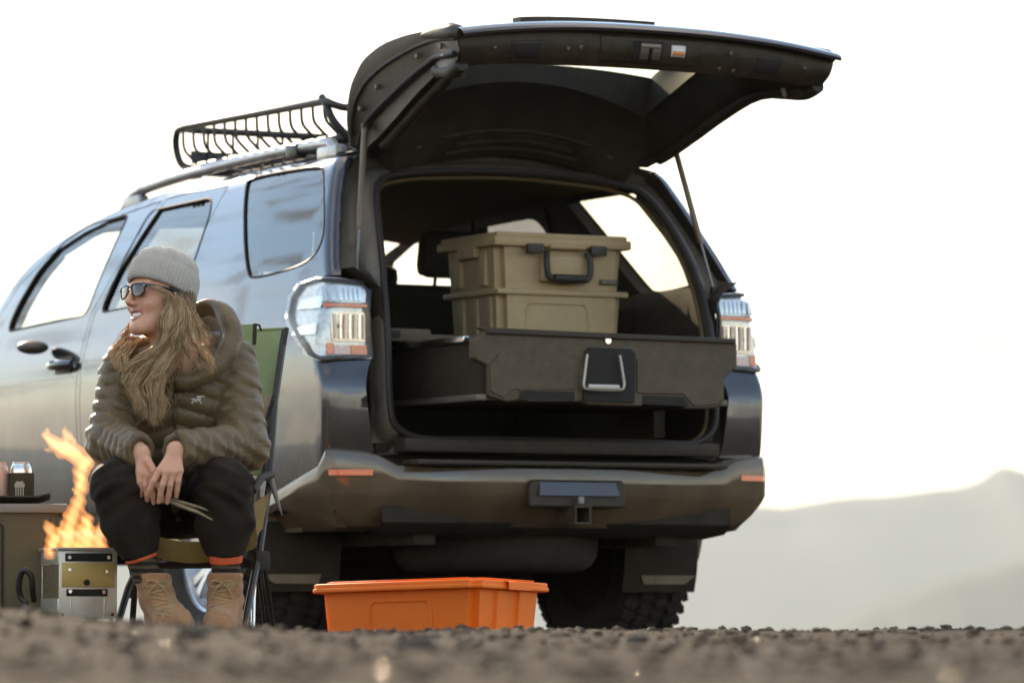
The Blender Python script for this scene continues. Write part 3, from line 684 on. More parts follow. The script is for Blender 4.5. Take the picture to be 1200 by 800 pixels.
SS = np.array(sorted(set(np.round(np.concatenate([np.linspace(-1, 1, 33), np.linspace(-.90, -.80, 6), np.linspace(.80, .90, 6)]), 4))))
def tg_in(t, s):
    w = min(1, max(0, (abs(s) - .80) / .10)); w = w * w * (3 - 2 * w); x = t[4] * s
    return np.array([x, t[0], t[1] * w + (t[7] - .38 * x * x * min(1, max(0, (t[0] + .1) / .35)) + .02 * (1 - s * s)) * (1 - w)])
def tg_out(t, s): return np.array([t[5] * s, t[2], t[3] + t[6] * (1 - abs(s) ** 2.4)])
tgate = bpy.data.objects.new('tailgate', None); COL.objects.link(tgate); tgate.location = (0, .47, 1.86); EMPTY_LOC[tgate.name] = Vector(tgate.location); par(tgate, suv); tgate['label'] = 'tailgate swung up above the cargo bay'
tgate.matrix_parent_inverse = Matrix.Translation(-EMPTY_LOC[suv.name])
def tgchild(o):
    o.parent = tgate; o.matrix_parent_inverse = Matrix.Translation(-Vector(tgate.location)); return o
i0, i1 = 17, 32
def hole(i, s): return i0 <= i < i1 and abs(s) < .795
def shell(fn, flip, lo=0):
    v = [fn(t, s) for t in TS for s in SS]; nc = len(SS); f = []
    for i in range(len(TS) - 1):
        for j in range(nc - 1):
            sm = (SS[j] + SS[j + 1]) / 2
            if hole(i, sm): continue
            q = (i * nc + j, i * nc + j + 1, (i + 1) * nc + j + 1, (i + 1) * nc + j); f.append(q[::-1] if flip else q)
    return v, f
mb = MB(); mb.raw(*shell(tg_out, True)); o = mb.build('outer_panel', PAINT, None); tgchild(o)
TRIM2 = mat('tailgate_trim', (.026, .020, .012), .62, var=.35, vscale=10, bump=.12, bscale=240)
mb = MB(); mb.raw(*shell(tg_in, False)); tg_inner = tgchild(mb.build('inner_trim', TRIM2, None))
# side walls joining the two skins (painted metal with the hinge-side curve)
TGMET = mat('tailgate_inner_metal', (.019, .0135, .007), .5, metal=.1, col2=(.050, .036, .021), vscale=16, rvar=.15, bump=.12, bscale=60)
mb = MB()
for s in (-1, 1):
    rows = []
    for t in TS:
        a = tg_in(t, s); b = tg_out(t, s); m1 = a * .66 + b * .34 - np.array([s * .012, 0, 0]); m2 = a * .2 + b * .8 + np.array([s * .006, 0, 0]); rows.append([a, m1, m2, b])
    mb.grid(rows)
rows = [[tg_in(TS[0], s), tg_out(TS[0], s)] for s in SS]; mb.grid(rows)
tgchild(mb.build('edge_panel', TGMET, None))
# window frame walls
mb = MB(); idx = [k for k in range(len(SS)) if abs(SS[k]) < .801]; 
ring = [(i0, s) for s in SS[idx[0]:idx[-1] + 1]] + [(i, SS[idx[-1]]) for i in range(i0, i1 + 1)] + [(i1, s) for s in SS[idx[0]:idx[-1] + 1][::-1]] + [(i, SS[idx[0]]) for i in range(i1, i0 - 1, -1)]
mb.grid([[tg_in(TS[i], s), tg_in(TS[i], s) * .45 + tg_out(TS[i], s) * .55, tg_out(TS[i], s)] for i, s in ring + ring[:1]]); tgchild(mb.build('window_reveal', TRIM2, None))
# rear window
mb = MB(); mb.grid([[tg_out(TS[i], s) + np.array([0, 0, -.012]) for s in np.linspace(-.83, .83, 25)] for i in range(i0 - 1, i1 + 2)]); tgchild(mb.build('rear_window', RTINT, None))
# end face (lower edge of the gate) with pockets, latch, label
def endp(x, v, d=0.0):
    """x across, v from lip (0) to inner edge (1), d outwards"""
    s = x / .755; t = TS[-1]; a = tg_out(t, s) + np.array([0, .012, -.012]); b = tg_in(t, s * .985); p = a * (1 - v) + b * v
    n = np.array([0, -.86, -.5]); bulge = .022 * math.sin(math.pi * min(max(v, 0), 1)); return p + n * (d + bulge)
mb = MB(); rows = [[endp(x, v) for v in np.linspace(0, 1, 9)] for x in np.linspace(-.755, .755, 45)]; mb.grid(rows); end_o = tgchild(mb.build('lower_edge_panel', TGMET, None))
# painted lip that wraps the edge of the outer skin
mb = MB(); rows = []
for x in np.linspace(-.775, .775, 45):
    s = x / .775; t = TS[-1]; o1 = tg_out(TS[-3], s); o2 = tg_out(t, s); rows.append([o1 + np.array([0, 0, .004]), o2 + np.array([0, 0, .005]), o2 + np.array([0, -.030, -.008]), o2 + np.array([0, -.040, -.020]), o2 + np.array([0, -.034, -.030]), o2 + np.array([0, 0, -.02])])
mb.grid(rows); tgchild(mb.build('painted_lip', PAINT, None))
STOP = mat('rubber_stop', (.35, .32, .28), .5)
POCK = mat('pocket_black', (.012, .010, .007), .7)
def on_end(x0, x1, v0, v1, d0, d1, name, m, par_, bev=.003):
    mb = MB(); n = 6
    A = [[endp(x, v, d1) for x in np.linspace(x0, x1, n)] for v in np.linspace(v0, v1, 3)]; B = [[endp(x, v, d0) for x in np.linspace(x0, x1, n)] for v in np.linspace(v0, v1, 3)]
    mb.grid(A); mb.grid(B)
    for r0, r1 in ((A[0], B[0]), (A[-1], B[-1])): mb.grid([r0, r1])
    mb.grid([[a[0] for a in A], [b[0] for b in B]]); mb.grid([[a[-1] for a in A], [b[-1] for b in B]])
    bm_ = mb.build(name, m, None); bmx = bmesh.new(); bmx.from_mesh(bm_.data); bmesh.ops.remove_doubles(bmx, verts=bmx.verts, dist=1e-5); bmesh.ops.recalc_face_normals(bmx, faces=bmx.faces); bmx.to_mesh(bm_.data); bmx.free()
    if bev: bevel(bm_, bev)
    return par(bm_, par_)
for xc in (-.49, .49):
    on_end(xc - .062, xc + .062, .30, .86, -.002, .004, 'pocket_rim', TGMET, end_o); on_end(xc - .05, xc + .05, .37, .79, .0, .007, 'pocket', POCK, end_o)
on_end(-.20, .20, .14, .80, -.004, .008, 'latch_panel', TGMET, end_o, .006)
on_end(-.07, .05, .24, .70, .0, .011, 'latch_recess', POCK, end_o)
lm = mat('latch_steel', (.17, .15, .12), .35, metal=.7)
on_end(-.045, -.012, .26, .66, .0, .020, 'latch', lm, end_o); on_end(.004, .037, .26, .66, .0, .020, 'latch', lm, end_o); on_end(-.045, .037, .24, .36, .0, .022, 'latch', lm, end_o)
lab = on_end(.085, .14, .28, .55, .0, .0105, 'warning_label', mat('white_label', (.80, .78, .74), .5), end_o, 0)
on_end(.09, .135, .40, .50, .0, .0115, 'label_print', mat('orange_print', (.80, .30, .08), .5), lab, 0)
# little ridges and clips on the trim
for (x, v) in ((-.33, .5), (-.28, .45), (.33, .35), (.30, .8), (.36, .82), (-.62, .45), (.64, .45)):
    on_end(x - .006, x + .006, v - .05, v + .05, 0, .006, 'trim_clip', FRAME_METAL, end_o, 0)
# thick curved corner pieces between edge panel and the wide lower part (left and right)
for s in (-1, 1):
    mb = MB(); P = [tg_in(TS[38], s * .99), tg_in(TS[42], s * .97) + np.array([0, 0, -.012]), tg_in(TS[46], s * .97) + np.array([0, 0, -.016]), tg_in(TS[-1], s * .97) + np.array([0, 0, .0])]
    mb.tube(spline(P, 6), .026, 10); tgchild(mb.build('corner_bolster', TRIM2, None))
    mb = MB(); P = [tg_out(TS[k], s) + np.array([-s * .012, 0, -.012]) for k in (36, 39, 42, 45, 48, 50)]; mb.tube(P, [.012, .024, .032, .034, .028, .016], 12); tgchild(mb.build('corner_bolster', TGMET, None))
    # hinge arm
    mb = MB(); mb.tube(spline([(s * .40, .52, 1.83), (s * .40, .46, 1.86), (s * .405, .40, 1.885)], 4), .018, 8); tgchild(mb.build('hinge', FRAME_METAL, None))
# raised pressings along the inner trim
for (i, w, dz) in ((4, .46, .010), (6, .40, .010), (8, .50, .008)):
    mb = MB(); P = [tg_in(TS[i], s) + np.array([0, 0, -.006]) for s in np.linspace(-w, w, 20)]; mb.tube(P, .007, 8); tgchild(mb.build('trim_rib', TGMET, None))
for sd in (-1, 1):
    mb = MB(); P = [tg_in(TS[k], sd * .93) + np.array([0, 0, -.012]) for k in range(14, 49, 3)]; mb.tube(P, .022, 10); tgchild(mb.build('pillar_trim', TRIM2, None))
    mb = MB(); p_ = tg_in(TS[44], sd * .90); mb.tube([p_ + np.array([0, 0, .0]), p_ + np.array([0, -.01, -.03])], [.012, .007], 10); tgchild(mb.build('bump_stop', STOP, None))
for sd in (-1, 1):
    for (w0, r0, mm) in ((.30, .010, SEAL), (.72, .007, TRIM2)):
        mb = MB(); P = [tg_in(TS[k], sd) * (1 - w0) + tg_out(TS[k], sd) * w0 + np.array([sd * .004, 0, 0]) for k in range(3, 50, 2)]; mb.tube(P, r0, 8); tgchild(mb.build('edge_seal', mm, None))
    for k in (12, 22, 33, 43):
        p_ = tg_in(TS[k], sd) * .45 + tg_out(TS[k], sd) * .55; mb = MB(); mb.lathe([(0, .010), (.008, .010), (.010, .006), (.011, .0)], lambda a, b, h: (p_[0] + sd * h, p_[1] + a, p_[2] + b), 14); tgchild(mb.build('bolt_cap', FRAME_METAL, None))
# garnish on the outer skin
mb = MB(); rows = [[tg_out(TS[44], s) + np.array([0, dy, dz]) for dy, dz in ((-.02, .002), (-.02, .022), (.04, .024), (.04, .002))] for s in np.linspace(-.62, .1, 14)]; mb.grid(rows, True, True); tgchild(mb.build('handle_garnish', BLACK_PLASTIC, None))

# ---- gas struts
STR = mat('strut_grey', (.16, .125, .085), .4, metal=.3); ROD = mat('strut_rod', (.20, .18, .15), .25, metal=.8)
for s in (-1, 1):
    a = np.array([s * .745, .215, 1.37]); b = np.array([s * .648, .345, 1.93]); d = b - a
    mb = MB(); mb.tube([a + d * .32, a + d * .34, a + d * .98, b], [.008, .0115, .0115, .008], 12); st = mb.build('gas_strut', STR, suv)
    mb = MB(); mb.tube([a, a + d * .34], .0055, 8); mb.build('strut_rod', ROD, st)
    for p in (a, b):
        mb = MB(); mb.box(p, (.025, .02, .03), .005); mb.build('strut_mount', BLACK_PLASTIC, st)

# ---- roof rails and basket
RAIL = mat('silver_roof_rail', (.42, .42, .43), .35, metal=.8, var=.25, vscale=6)
BLK = mat('black_powder_coat', (.018, .017, .016), .42, var=.2, vscale=30, rvar=.12)
for s in (-1, 1):
    mb = MB(); P = []
    for u in np.linspace(.62, 2.52, 24):
        f = min(1, (u - .62) / .10, (2.52 - u) / .14); P.append((s * (abs(body_pt(u, topz(u))[0]) - .055), u, topz(u) + .012 + .055 * math.sin(max(f, 0) * math.pi / 2)))
    mb.tube(P, .022, 10); rr = mb.build('roof_rail', RAIL, suv)
    for u in (.70, 2.42):
        mb = MB(); x = s * (abs(body_pt(u, topz(u))[0]) - .055); mb.box((x, u, topz(u) + .025), (.05, .17, .06), .015); mb.build('rail_foot', RAIL, rr)
    mb = MB()
    mb.grid([[(s * (abs(body_pt(u, topz(u))[0]) - .02), u, topz(u) + .010), (s * (abs(body_pt(u, topz(u))[0]) - .10), u, topz(u) + .034)] for u in np.linspace(.55, 2.6, 20)]); mb.build('roof_ditch_strip', SEAL, suv)
rack = bpy.data.objects.new('roof_basket', None); COL.objects.link(rack); rack.location = (0, 1.5, 1.92); EMPTY_LOC[rack.name] = Vector(rack.location); par(rack, suv); rack['label'] = 'black tubular steel cargo basket on the roof'
def rk(o): o.parent = rack; o.matrix_parent_inverse = Matrix.Translation(-Vector(rack.location)); return o
XB = .585; YA, YB = .70, 2.20; ZT = 2.095; ZF = 1.935
def rrect(x, y0, y1, r, z, n=6):
    out = []
    for (cx_, cy_, a0) in ((x - r, y1 - r, 0), (-x + r, y1 - r, 90), (-x + r, y0 + r, 180), (x - r, y0 + r, 270)):
        for k in range(n + 1):
            a = math.radians(a0 + 90 * k / n); out.append((cx_ + r * math.cos(a), cy_ + r * math.sin(a), z))
    return out
def topwave(p):
    y = p[1]; dz = 0
    return (p[0], p[1], p[2] + dz)
mb = MB(); L = [topwave(p) for p in rrect(XB, YA, YB, .10, ZT)]
# the top rail dips to the floor at the rear
L2 = [(x, y, z - .055 * max(0, min(1, (.86 - y) / .14))) for x, y, z in L]
mb.tube(L2 + [L2[0]], .0145, 10, False); rk(mb.build('top_rail', BLK, None))
mb = MB(); Lb = rrect(XB - .055, YA + .05, YB - .03, .08, ZF); mb.tube(Lb + [Lb[0]], .019, 10, False); rk(mb.build('floor_rail', BLK, None))
for k in range(14):
    y = YA + .12 + k * (YB - YA - .20) / 13
    P = spline([(-XB, y, ZT - .006), (-XB + .004, y, ZT - .08), (-XB + .03, y, ZF + .045), (-XB + .085, y, ZF + .006), (-XB + .18, y, ZF), (0, y, ZF), (XB - .18, y, ZF), (XB - .085, y, ZF + .006), (XB - .03, y, ZF + .045), (XB - .004, y, ZT - .08), (XB, y, ZT - .006)], 5)
    mb = MB(); mb.tube(P, .0062, 6); rk(mb.build('slat', BLK, None))
for x in (-.44, -.33, -.22, -.11, 0, .11, .22, .33, .44):
    P = spline([(x, YB, ZT), (x, YB - .002, ZT - .07), (x, YB - .03, ZF + .03), (x, YB - .10, ZF + .002), (x, 1.5, ZF), (x, YA + .1, ZF)], 5); mb = MB(); mb.tube(P, .0062, 6); rk(mb.build('slat', BLK, None))
for s in (-1, 1):
    P = spline([(s * XB, .84, ZT - .004), (s * XB, .80, ZT - .04), (s * (XB - .01), .76, ZF + .06), (s * (XB - .06), .74, ZF)], 5); mb = MB(); mb.tube(P, .0145, 10); rk(mb.build('corner_tube', BLK, None))
for s in (-1, 1):
    P = spline([(s * XB, 2.10, ZT), (s * (XB - .004), 2.185, ZT - .012), (s * (XB - .012), 2.215, ZT - .07), (s * (XB - .03), 2.20, ZF + .02), (s * (XB - .06), 2.13, ZF - .004)], 5); mb = MB(); mb.tube(P, .0145, 10); rk(mb.build('corner_tube', BLK, None))
mb = MB(); rows = [[(x, 2.19 + .03 * (1 - (x / .52) ** 2) - dy, z) for z, dy in ((ZF - .03, .05), (ZF, .02), (ZF + .05, .0), (ZF + .075, -.004))] for x in np.linspace(-.52, .52, 13)]; mb.grid(rows); wf = rk(mb.build('wind_fairing', BLK, None)); solid(wf, .005)
for y in (1.02, 1.98):
    mb = MB(); mb.box((0, y, ZF - .03), (1.24, .075, .030), .010); cb = rk(mb.build('crossbar', BLK, None))
    for s in (-1, 1):
        mb = MB(); mb.box((s * .605, y, ZF - .035), (.05, .10, .05), .01); mb.build('crossbar_clamp', BLK, cb)

# ================================================================== cargo drawer and bins
DR = mat('drawer_plastic', (.062, .045, .025), .55, col2=(.098, .073, .042), vscale=22, bump=.12, bscale=200, rvar=.1)
YD = -.285
drawer = thing('cargo_drawer', 'dark moulded cargo drawer pulled out over the open tailgate sill', 'cargo drawer', (0, .5, .82))  # the cargo drawer, standing pulled out
# front panel outline (x, z) by pixel on the plane Y = YD
op = [(563, 383), (860, 397), (864, 404), (864, 430), (849, 443), (849, 470), (840, 478), (805, 479), (790, 468), (758, 468), (752, 476), (690, 474), (680, 470), (618, 470), (606, 469), (596, 471), (572, 464), (572, 428), (556, 420), (556, 398), (570, 388)]
op = [U(x, y, 1, YD) for x, y in op]
mb = MB(); mb.prism([(p[0], p[2]) for p in op], lambda x, z, d: (x, YD + d, z), 0, .045); fr = mb.build('front_panel', DR, drawer); bevel(fr, .008)
def dface(px, d0, d1, name, m, parent, bev=.004):
    q = [U(x, y, 1, YD) for x, y in px]; mb = MB(); mb.prism([(p[0], p[2]) for p in q], lambda x, z, d: (x, YD + d, z), d0, d1); o = mb.build(name, m, parent)
    if bev: bevel(o, bev)
    return o
dface([(585, 414), (676, 417), (676, 470), (618, 470), (608, 456), (672, 457), (672, 456), (600, 456), (590, 466), (574, 458), (574, 427)], .0, -.006, 'raised_panel', DR, fr, .003)
dface([(746, 420), (830, 424), (846, 438), (846, 468), (838, 474), (812, 476), (800, 462), (752, 461), (746, 460)], .0, -.006, 'raised_panel', DR, fr, .003)
dface([(570, 384), (860, 397), (861, 403), (568, 391)], .0, -.014, 'top_lip', BLACK_PLASTIC, fr, .004)
dface([(612, 457), (672, 459), (672, 469), (606, 468)], -.007, -.009, 'finger_slot', POCK, fr, 0); dface([(753, 463), (800, 465), (808, 476), (753, 473)], -.0005, -.003, 'finger_slot', POCK, fr, 0)
dface([(689, 407), (738, 409), (743, 414), (742, 472), (682, 470), (683, 455), (685, 412)], -.002, -.012, 'handle_recess', POCK, fr, .002)
hp = [U(x, y, 1, YD - .03) for x, y in ((688, 415), (685, 440), (684, 452), (690, 456), (724, 457), (731, 453), (730, 440), (726, 416))]
mb = MB(); mb.tube(spline(hp, 4), .0055, 8); q1 = U(707, 453.5, 1, YD - .03); mb.box(q1, (.128, .016, .020), .005); mb.build('pull_handle', mat('dull_aluminium', (.42, .40, .37), .4, metal=.7), fr)
q1 = U(713, 399, 1, YD - .008); mb = MB(); mb.lathe([(0, 0), (.012, 0), (.014, .004), (.014, .012)], lambda a, b, h: (q1[0] + a, q1[1] + h, q1[2] + b), 20); mb.build('lock', CHROME, fr)
# drawer box: left and right sides, slide rails, floor
for s, xs in ((-1, -.475), (1, .475)):
    mb = MB(); mb.box((xs, YD + .45, 1.02), (.03, .86, .20), .006); mb.build('side_wall', LIN, drawer)
    mb = MB(); mb.box((xs + s * .028, YD + .50, 1.135), (.022, .78, .022), .004); mb.build('slide_rail', CHROME, drawer)
    mb = MB(); mb.box((xs + s * .018, YD + .40, .925), (.04, .78, .022), .004); mb.build('runner', FRAME_METAL, drawer)
mb = MB(); mb.box((0, YD + .45, .925), (.94, .86, .014), 0); mb.build('drawer_floor', DR, drawer)
# fixed deck frame beside the drawer
deck = thing('cargo_deck', 'dark flat cargo deck the tan bins stand on', 'deck', (0, .9, .82))
mb = MB(); mb.box((0, .94, 1.172), (1.26, 1.16, .022), .006); mb.build('deck_board', DR, deck)
for s in (-1, 1):
    mb = MB(); mb.box((s * .60, .94, .99), (.05, 1.14, .34), .008); mb.build('deck_side', DR, deck)
mb = MB(); mb.box((-.50, .345, 1.175), (.22, .06, .05), .012); cb = mb.build('deck_lip', DR, deck)
mb = MB(); mb.box((-.55, .312, 1.178), (.06, .012, .025), .006); mb.build('deck_latch', POCK, cb)

TAN = mat('tan_bin_plastic', (.42, .305, .165), .5, col2=(.48, .355, .20), vscale=12, bump=.08, bscale=300, rvar=.08)
BINBLK = mat('bin_black', (.03, .026, .021), .45)
def bin_(name, label, X0, X1, Y0, dep, z0, z1, lid, group):
    o = thing(name, label, 'bin', ((X0 + X1) / 2, Y0 + dep / 2, z0), group)
    w = X1 - X0; cx_ = (X0 + X1) / 2; cy_ = Y0 + dep / 2; h = z1 - z0
    bm = bmesh.new(); bmesh.ops.create_cube(bm, size=1)
    for v in bm.verts:
        k = .965 if v.co.z < 0 else 1.0; v.co = Vector((cx_ + v.co.x * w * k, cy_ + v.co.y * dep * k, z0 + (v.co.z + .5) * h))
    bmesh.ops.bevel(bm, geom=[e for e in bm.edges if abs((e.verts[0].co - e.verts[1].co).z) > .05], offset=.03, segments=4, affect='EDGES')
    from_bm('bin_body', bm, TAN, o)
    return o, w, cx_, cy_, h
BZ = 1.183
b1, w, cx_, cy_, h = bin_('storage_bin', 'tan plastic storage bin underneath, its lid hidden by the bin on top', -.012, .515, .50, .42, BZ, 1.352, True, None)
mb = MB(); mb.box((cx_, cy_, 1.362), (w + .035, .45, .022), .008); mb.build('lid', TAN, b1)
mb = MB(); pts = [(.10, 1.20), (.10, 1.30), (.115, 1.322), (.345, 1.322), (.36, 1.30), (.372, 1.20)]
mb.tube([(x, .4975 + (1.352 - z) * .075, z) for x, z in pts], .0045, 6, False); mb.build('pressed_panel', TAN, b1)
for s, xx in ((-1, -.006), (1, .509)):
    for yy in (.58, .69, .80): mb = MB(); mb.box((xx, yy, 1.27), (.02, .03, .15), .006); mb.build('rib', TAN, b1)
b2, w, cx_, cy_, h = bin_('storage_bin', 'tan plastic storage bin with black handle stacked on the other bin', -.028, .512, .49, .43, 1.374, 1.530, True, None)
LZ = 1.530
mb = MB(); mb.box((cx_, cy_, LZ + .018), (w + .045, .48, .036), .010); ld = mb.build('lid', TAN, b2); mb = MB(); mb.box((cx_, cy_, LZ + .042), (w + .02, .46, .022), .010); mb.build('lid_top', TAN, ld)
for xx in (.112, .382):
    mb = MB(); mb.box((xx, .452, LZ - .008), (.068, .018, .036), .004); mb.build('latch', BINBLK, b2)
mb = MB(); mb.tube([(.18, .462, LZ + .002), (.33, .462, LZ + .002)], .010, 8); mb.build('hinge_bar', TAN, b2)
mb = MB(); mb.box((.25, .482, 1.452), (.20, .02, .10), .008); mb.build('handle_plate', TAN, b2)
hp = [(.168, .462, 1.513), (.160, .450, 1.49), (.160, .445, 1.44), (.172, .444, 1.415), (.20, .444, 1.408), (.305, .444, 1.408), (.333, .444, 1.415), (.345, .445, 1.44), (.345, .450, 1.49), (.337, .462, 1.513)]
mb = MB(); mb.tube(spline(hp, 3), .012, 8); mb.tube([(.185, .440, 1.413), (.32, .440, 1.413)], .016, 10); mb.build('carry_handle', BINBLK, b2)
mb = MB(); mb.box((.447, .487, 1.408), (.080, .006, .020), .003); lp = mb.build('name_plate', mat('plate_dark', (.05, .04, .03), .5), b2)
text_mesh('lettering', 'DECKED', .017, mat('plate_letters', (.42, .36, .28), .5), lp, (.447, .4835, 1.408), (1, 0, 0), (0, 0, 1))
# end wall details (left face of the upper bin): latch tab, ribs
mb = MB(); mb.box((-.040, .70, LZ - .012), (.028, .14, .05), .008); mb.build('end_latch', TAN, b2)
for yy in (.60, .80):
    mb = MB(); mb.box((-.026, yy, 1.45), (.022, .05, .13), .008); mb.build('rib', TAN, b2)

# ================================================================== ground, gravel, hills, haze
def _hash(ix, iy, seed):
    n = (ix.astype(np.int64) * 374761393 + iy.astype(np.int64) * 668265263 + seed * 1442695041) & 0xffffffff
    n = ((n ^ (n >> 13)) * 1274126177) & 0xffffffff; return ((n ^ (n >> 16)) & 0xffff) / 65535.0
def vnoise(x, y, seed=0):
    ix = np.floor(x); iy = np.floor(y); fx = x - ix; fy = y - iy; fx = fx * fx * (3 - 2 * fx); fy = fy * fy * (3 - 2 * fy)
    h = lambda a, b: _hash(ix + a, iy + b, seed)
    return (h(0, 0) * (1 - fx) + h(1, 0) * fx) * (1 - fy) + (h(0, 1) * (1 - fx) + h(1, 1) * fx) * fy - .5
def fbm(x, y, seed=0, oc=4):
    r = 0; a = 1.0
    for k in range(oc): r = r + a * vnoise(x * 2 ** k, y * 2 ** k, seed + k); a *= .5
    return r
def sstep(x, a, b): t = np.clip((x - a) / (b - a), 0, 1); return t * t * (3 - 2 * t)
def gz(a, b):
    """ground height: a gravel shelf in front of the camera that dips to where the car stands, then falls away to a valley"""
    a = np.asarray(a, float); b = np.asarray(b, float)
    z = .126 * (1 - sstep(b, 12.3, 15.0))
    ba = np.interp(a, [-3, -1.3, -.96, -.72, -.48, -.36, -.2, 0, .3], [.05, .072, .058, .034, .020, .011, .004, 0, 0]); z = z + ba * np.exp(-((b - 8.6) / 1.7) ** 2)
    near = np.clip(1 - np.abs(b - 8) / 30, 0, 1)
    z = z + near * (.018 * fbm(a * 1.7, b * 1.1, 3, 3) * (1 - .8 * sstep(b, 12.5, 14)) + .012 * fbm(a * 9, b * 7, 11, 3))
    fall = np.maximum(b - 23, 0); z = z - 150 * (1 - np.exp(-fall / 420.0)) - .012 * np.minimum(fall, 40)
    z = z + sstep(fall, 200, 1500) * 14 * fbm(a / 500, b / 500, 21, 4)
    return z
def stretch(lo, hi, step, far, n):
    core = np.arange(lo, hi + 1e-6, step); k = np.arange(1, n + 1); g = (far / step) ** (1 / n)
    up = hi + step * (g ** k); dn = lo - step * (g ** k); return np.concatenate([dn[::-1], core, up])
ga = stretch(-2.6, 2.6, .032, 8400, 34); gb = stretch(2.2, 17.5, .045, 8400, 40)
A, B = np.meshgrid(ga, gb, indexing='ij'); Z = gz(A, B)
PW = np.array([C0[0], C0[1], 0]) + A[..., None] * RT + B[..., None] * FH; PW[..., 2] = Z
na, nb = A.shape; I = np.arange(na * nb).reshape(na, nb)
F = np.stack([I[:-1, :-1], I[1:, :-1], I[1:, 1:], I[:-1, 1:]], -1).reshape(-1, 4)
GND = mat('dry_gravel_earth', (.029, .0220, .0165), .95, col2=(.064, .050, .039), vscale=4.0, bump=.8, bscale=70, detail=10, spec=.08)
gme = bpy.data.meshes.new('ground'); gme.vertices.add(na * nb); gme.vertices.foreach_set('co', PW.reshape(-1)); gme.loops.add(len(F) * 4); gme.polygons.add(len(F))
gme.loops.foreach_set('vertex_index', F.reshape(-1)); gme.polygons.foreach_set('loop_start', np.arange(len(F)) * 4); gme.polygons.foreach_set('use_smooth', np.ones(len(F), bool)); gme.update(calc_edges=True); gme.validate()
g_o = bpy.data.objects.new('ground', gme); COL.objects.link(g_o); gme.materials.append(GND); g_o['kind'] = 'structure'
def gpt(a, b, dz=0): return loc2w(a, b, float(gz(a, b)) + dz)

def rock_mesh(seed, sub=1):
    bm = bmesh.new(); bmesh.ops.create_icosphere(bm, subdivisions=sub, radius=1)
    for v in bm.verts:
        n = noise.noise(v.co * 1.3 + Vector((seed * 7.1, seed * 3.3, 0))); v.co *= 1 + .45 * n; v.co.z *= .62
    v = [tuple(x.co) for x in bm.verts]; f = [[q.index for q in p.verts] for p in bm.faces]; bm.free(); return np.array(v), np.array(f)
# loose gravel, thousands of stones, one mass
protos = [rock_mesh(k, 1) for k in range(6)]
rng = np.random.RandomState(5); VV = []; FF = []; off = 0
for k in range(5200):
    b = 4.0 + (rng.rand() ** .8) * 11.5; half = .125 * b + .25; a = rng.uniform(-half, half); r = .0035 + .014 * rng.rand() ** 3
    if b > 11.5 and rng.rand() < .5: r *= 1.2
    v, f = protos[rng.randint(6)]; th = rng.rand() * 6.28; c, s = math.cos(th), math.sin(th); v = v * r * np.array([1, rng.uniform(.6, 1), rng.uniform(.6, 1.1)]); v = np.stack([v[:, 0] * c - v[:, 1] * s, v[:, 0] * s + v[:, 1] * c, v[:, 2]], 1)
    VV.append(v + gpt(a, b, r * .25)); FF.append(f + off); off += len(v)
grav = mesh('gravel', np.concatenate(VV), np.concatenate(FF), mat('gravel_stones', (.034, .024, .016), .8, col2=(.115, .086, .062), vscale=35, rvar=.1, spec=.15), None, False)
# glassy quartz grains that catch the sun
for k in range(70):
    b = rng.uniform(4.2, 9.5); half = .12 * b; a = rng.uniform(-half, half); r = rng.uniform(.002, .0045); v, f = protos[k % 6]; VV.append(v * r + gpt(a, b, r * .6)); FF.append(f + off); off += len(v)
nq = 70 * len(protos[0][1])
gm = bpy.data.meshes.new('gravel'); gm.from_pydata([tuple(p) for p in np.concatenate(VV)], [], [tuple(int(i) for i in q) for q in np.concatenate(FF)]); gm.materials.append(MATS['gravel_stones']); gm.materials.append(mat('quartz', (.75, .68, .58), .12, metal=.6)); mi_ = np.zeros(len(gm.polygons), np.int32); mi_[-nq:] = 1; gm.polygons.foreach_set('material_index', mi_); sm_ = np.zeros(len(gm.polygons), bool); sm_[-nq:] = True; gm.polygons.foreach_set('use_smooth', sm_); grav.data = gm
grav['kind'] = 'stuff'; grav['label'] = 'loose brown gravel scattered over the ground'
ROCK = mat('weathered_rock', (.05, .038, .028), .85, col2=(.12, .095, .075), vscale=18, bump=.6, bscale=60)
# single stones one can pick out: (pixel x, distance, radius, label)
for (px, b, r, lab) in ((488, 7.2, .030, 'dark lumpy stone in front of the orange tote'), (545, 7.4, .017, 'small pale stone beside the dark lumpy stone'), (870, 13.2, .018, 'flat grey stone on the gravel crest by the rear tyre'), (818, 13.0, .011, 'small angular pebble on the crest, between the tyre and the flat grey stone'),
                        (1180, 11.8, .016, 'dark stone on the gravel crest below the hazy hills'), (745, 9.0, .022, 'brown rock half buried in the gravel below the mud flap'), (225, 7.6, .022, 'blurred rounded rock in front of the boots')):
    a = (px - 600) / FPX * b; v, f = rock_mesh(px, 3); v = v * r * np.array([1.25, .9, 1.0]); o = mesh('rock', v + gpt(a, b, r * .22), f, ROCK); tag(o, lab, 'rock')

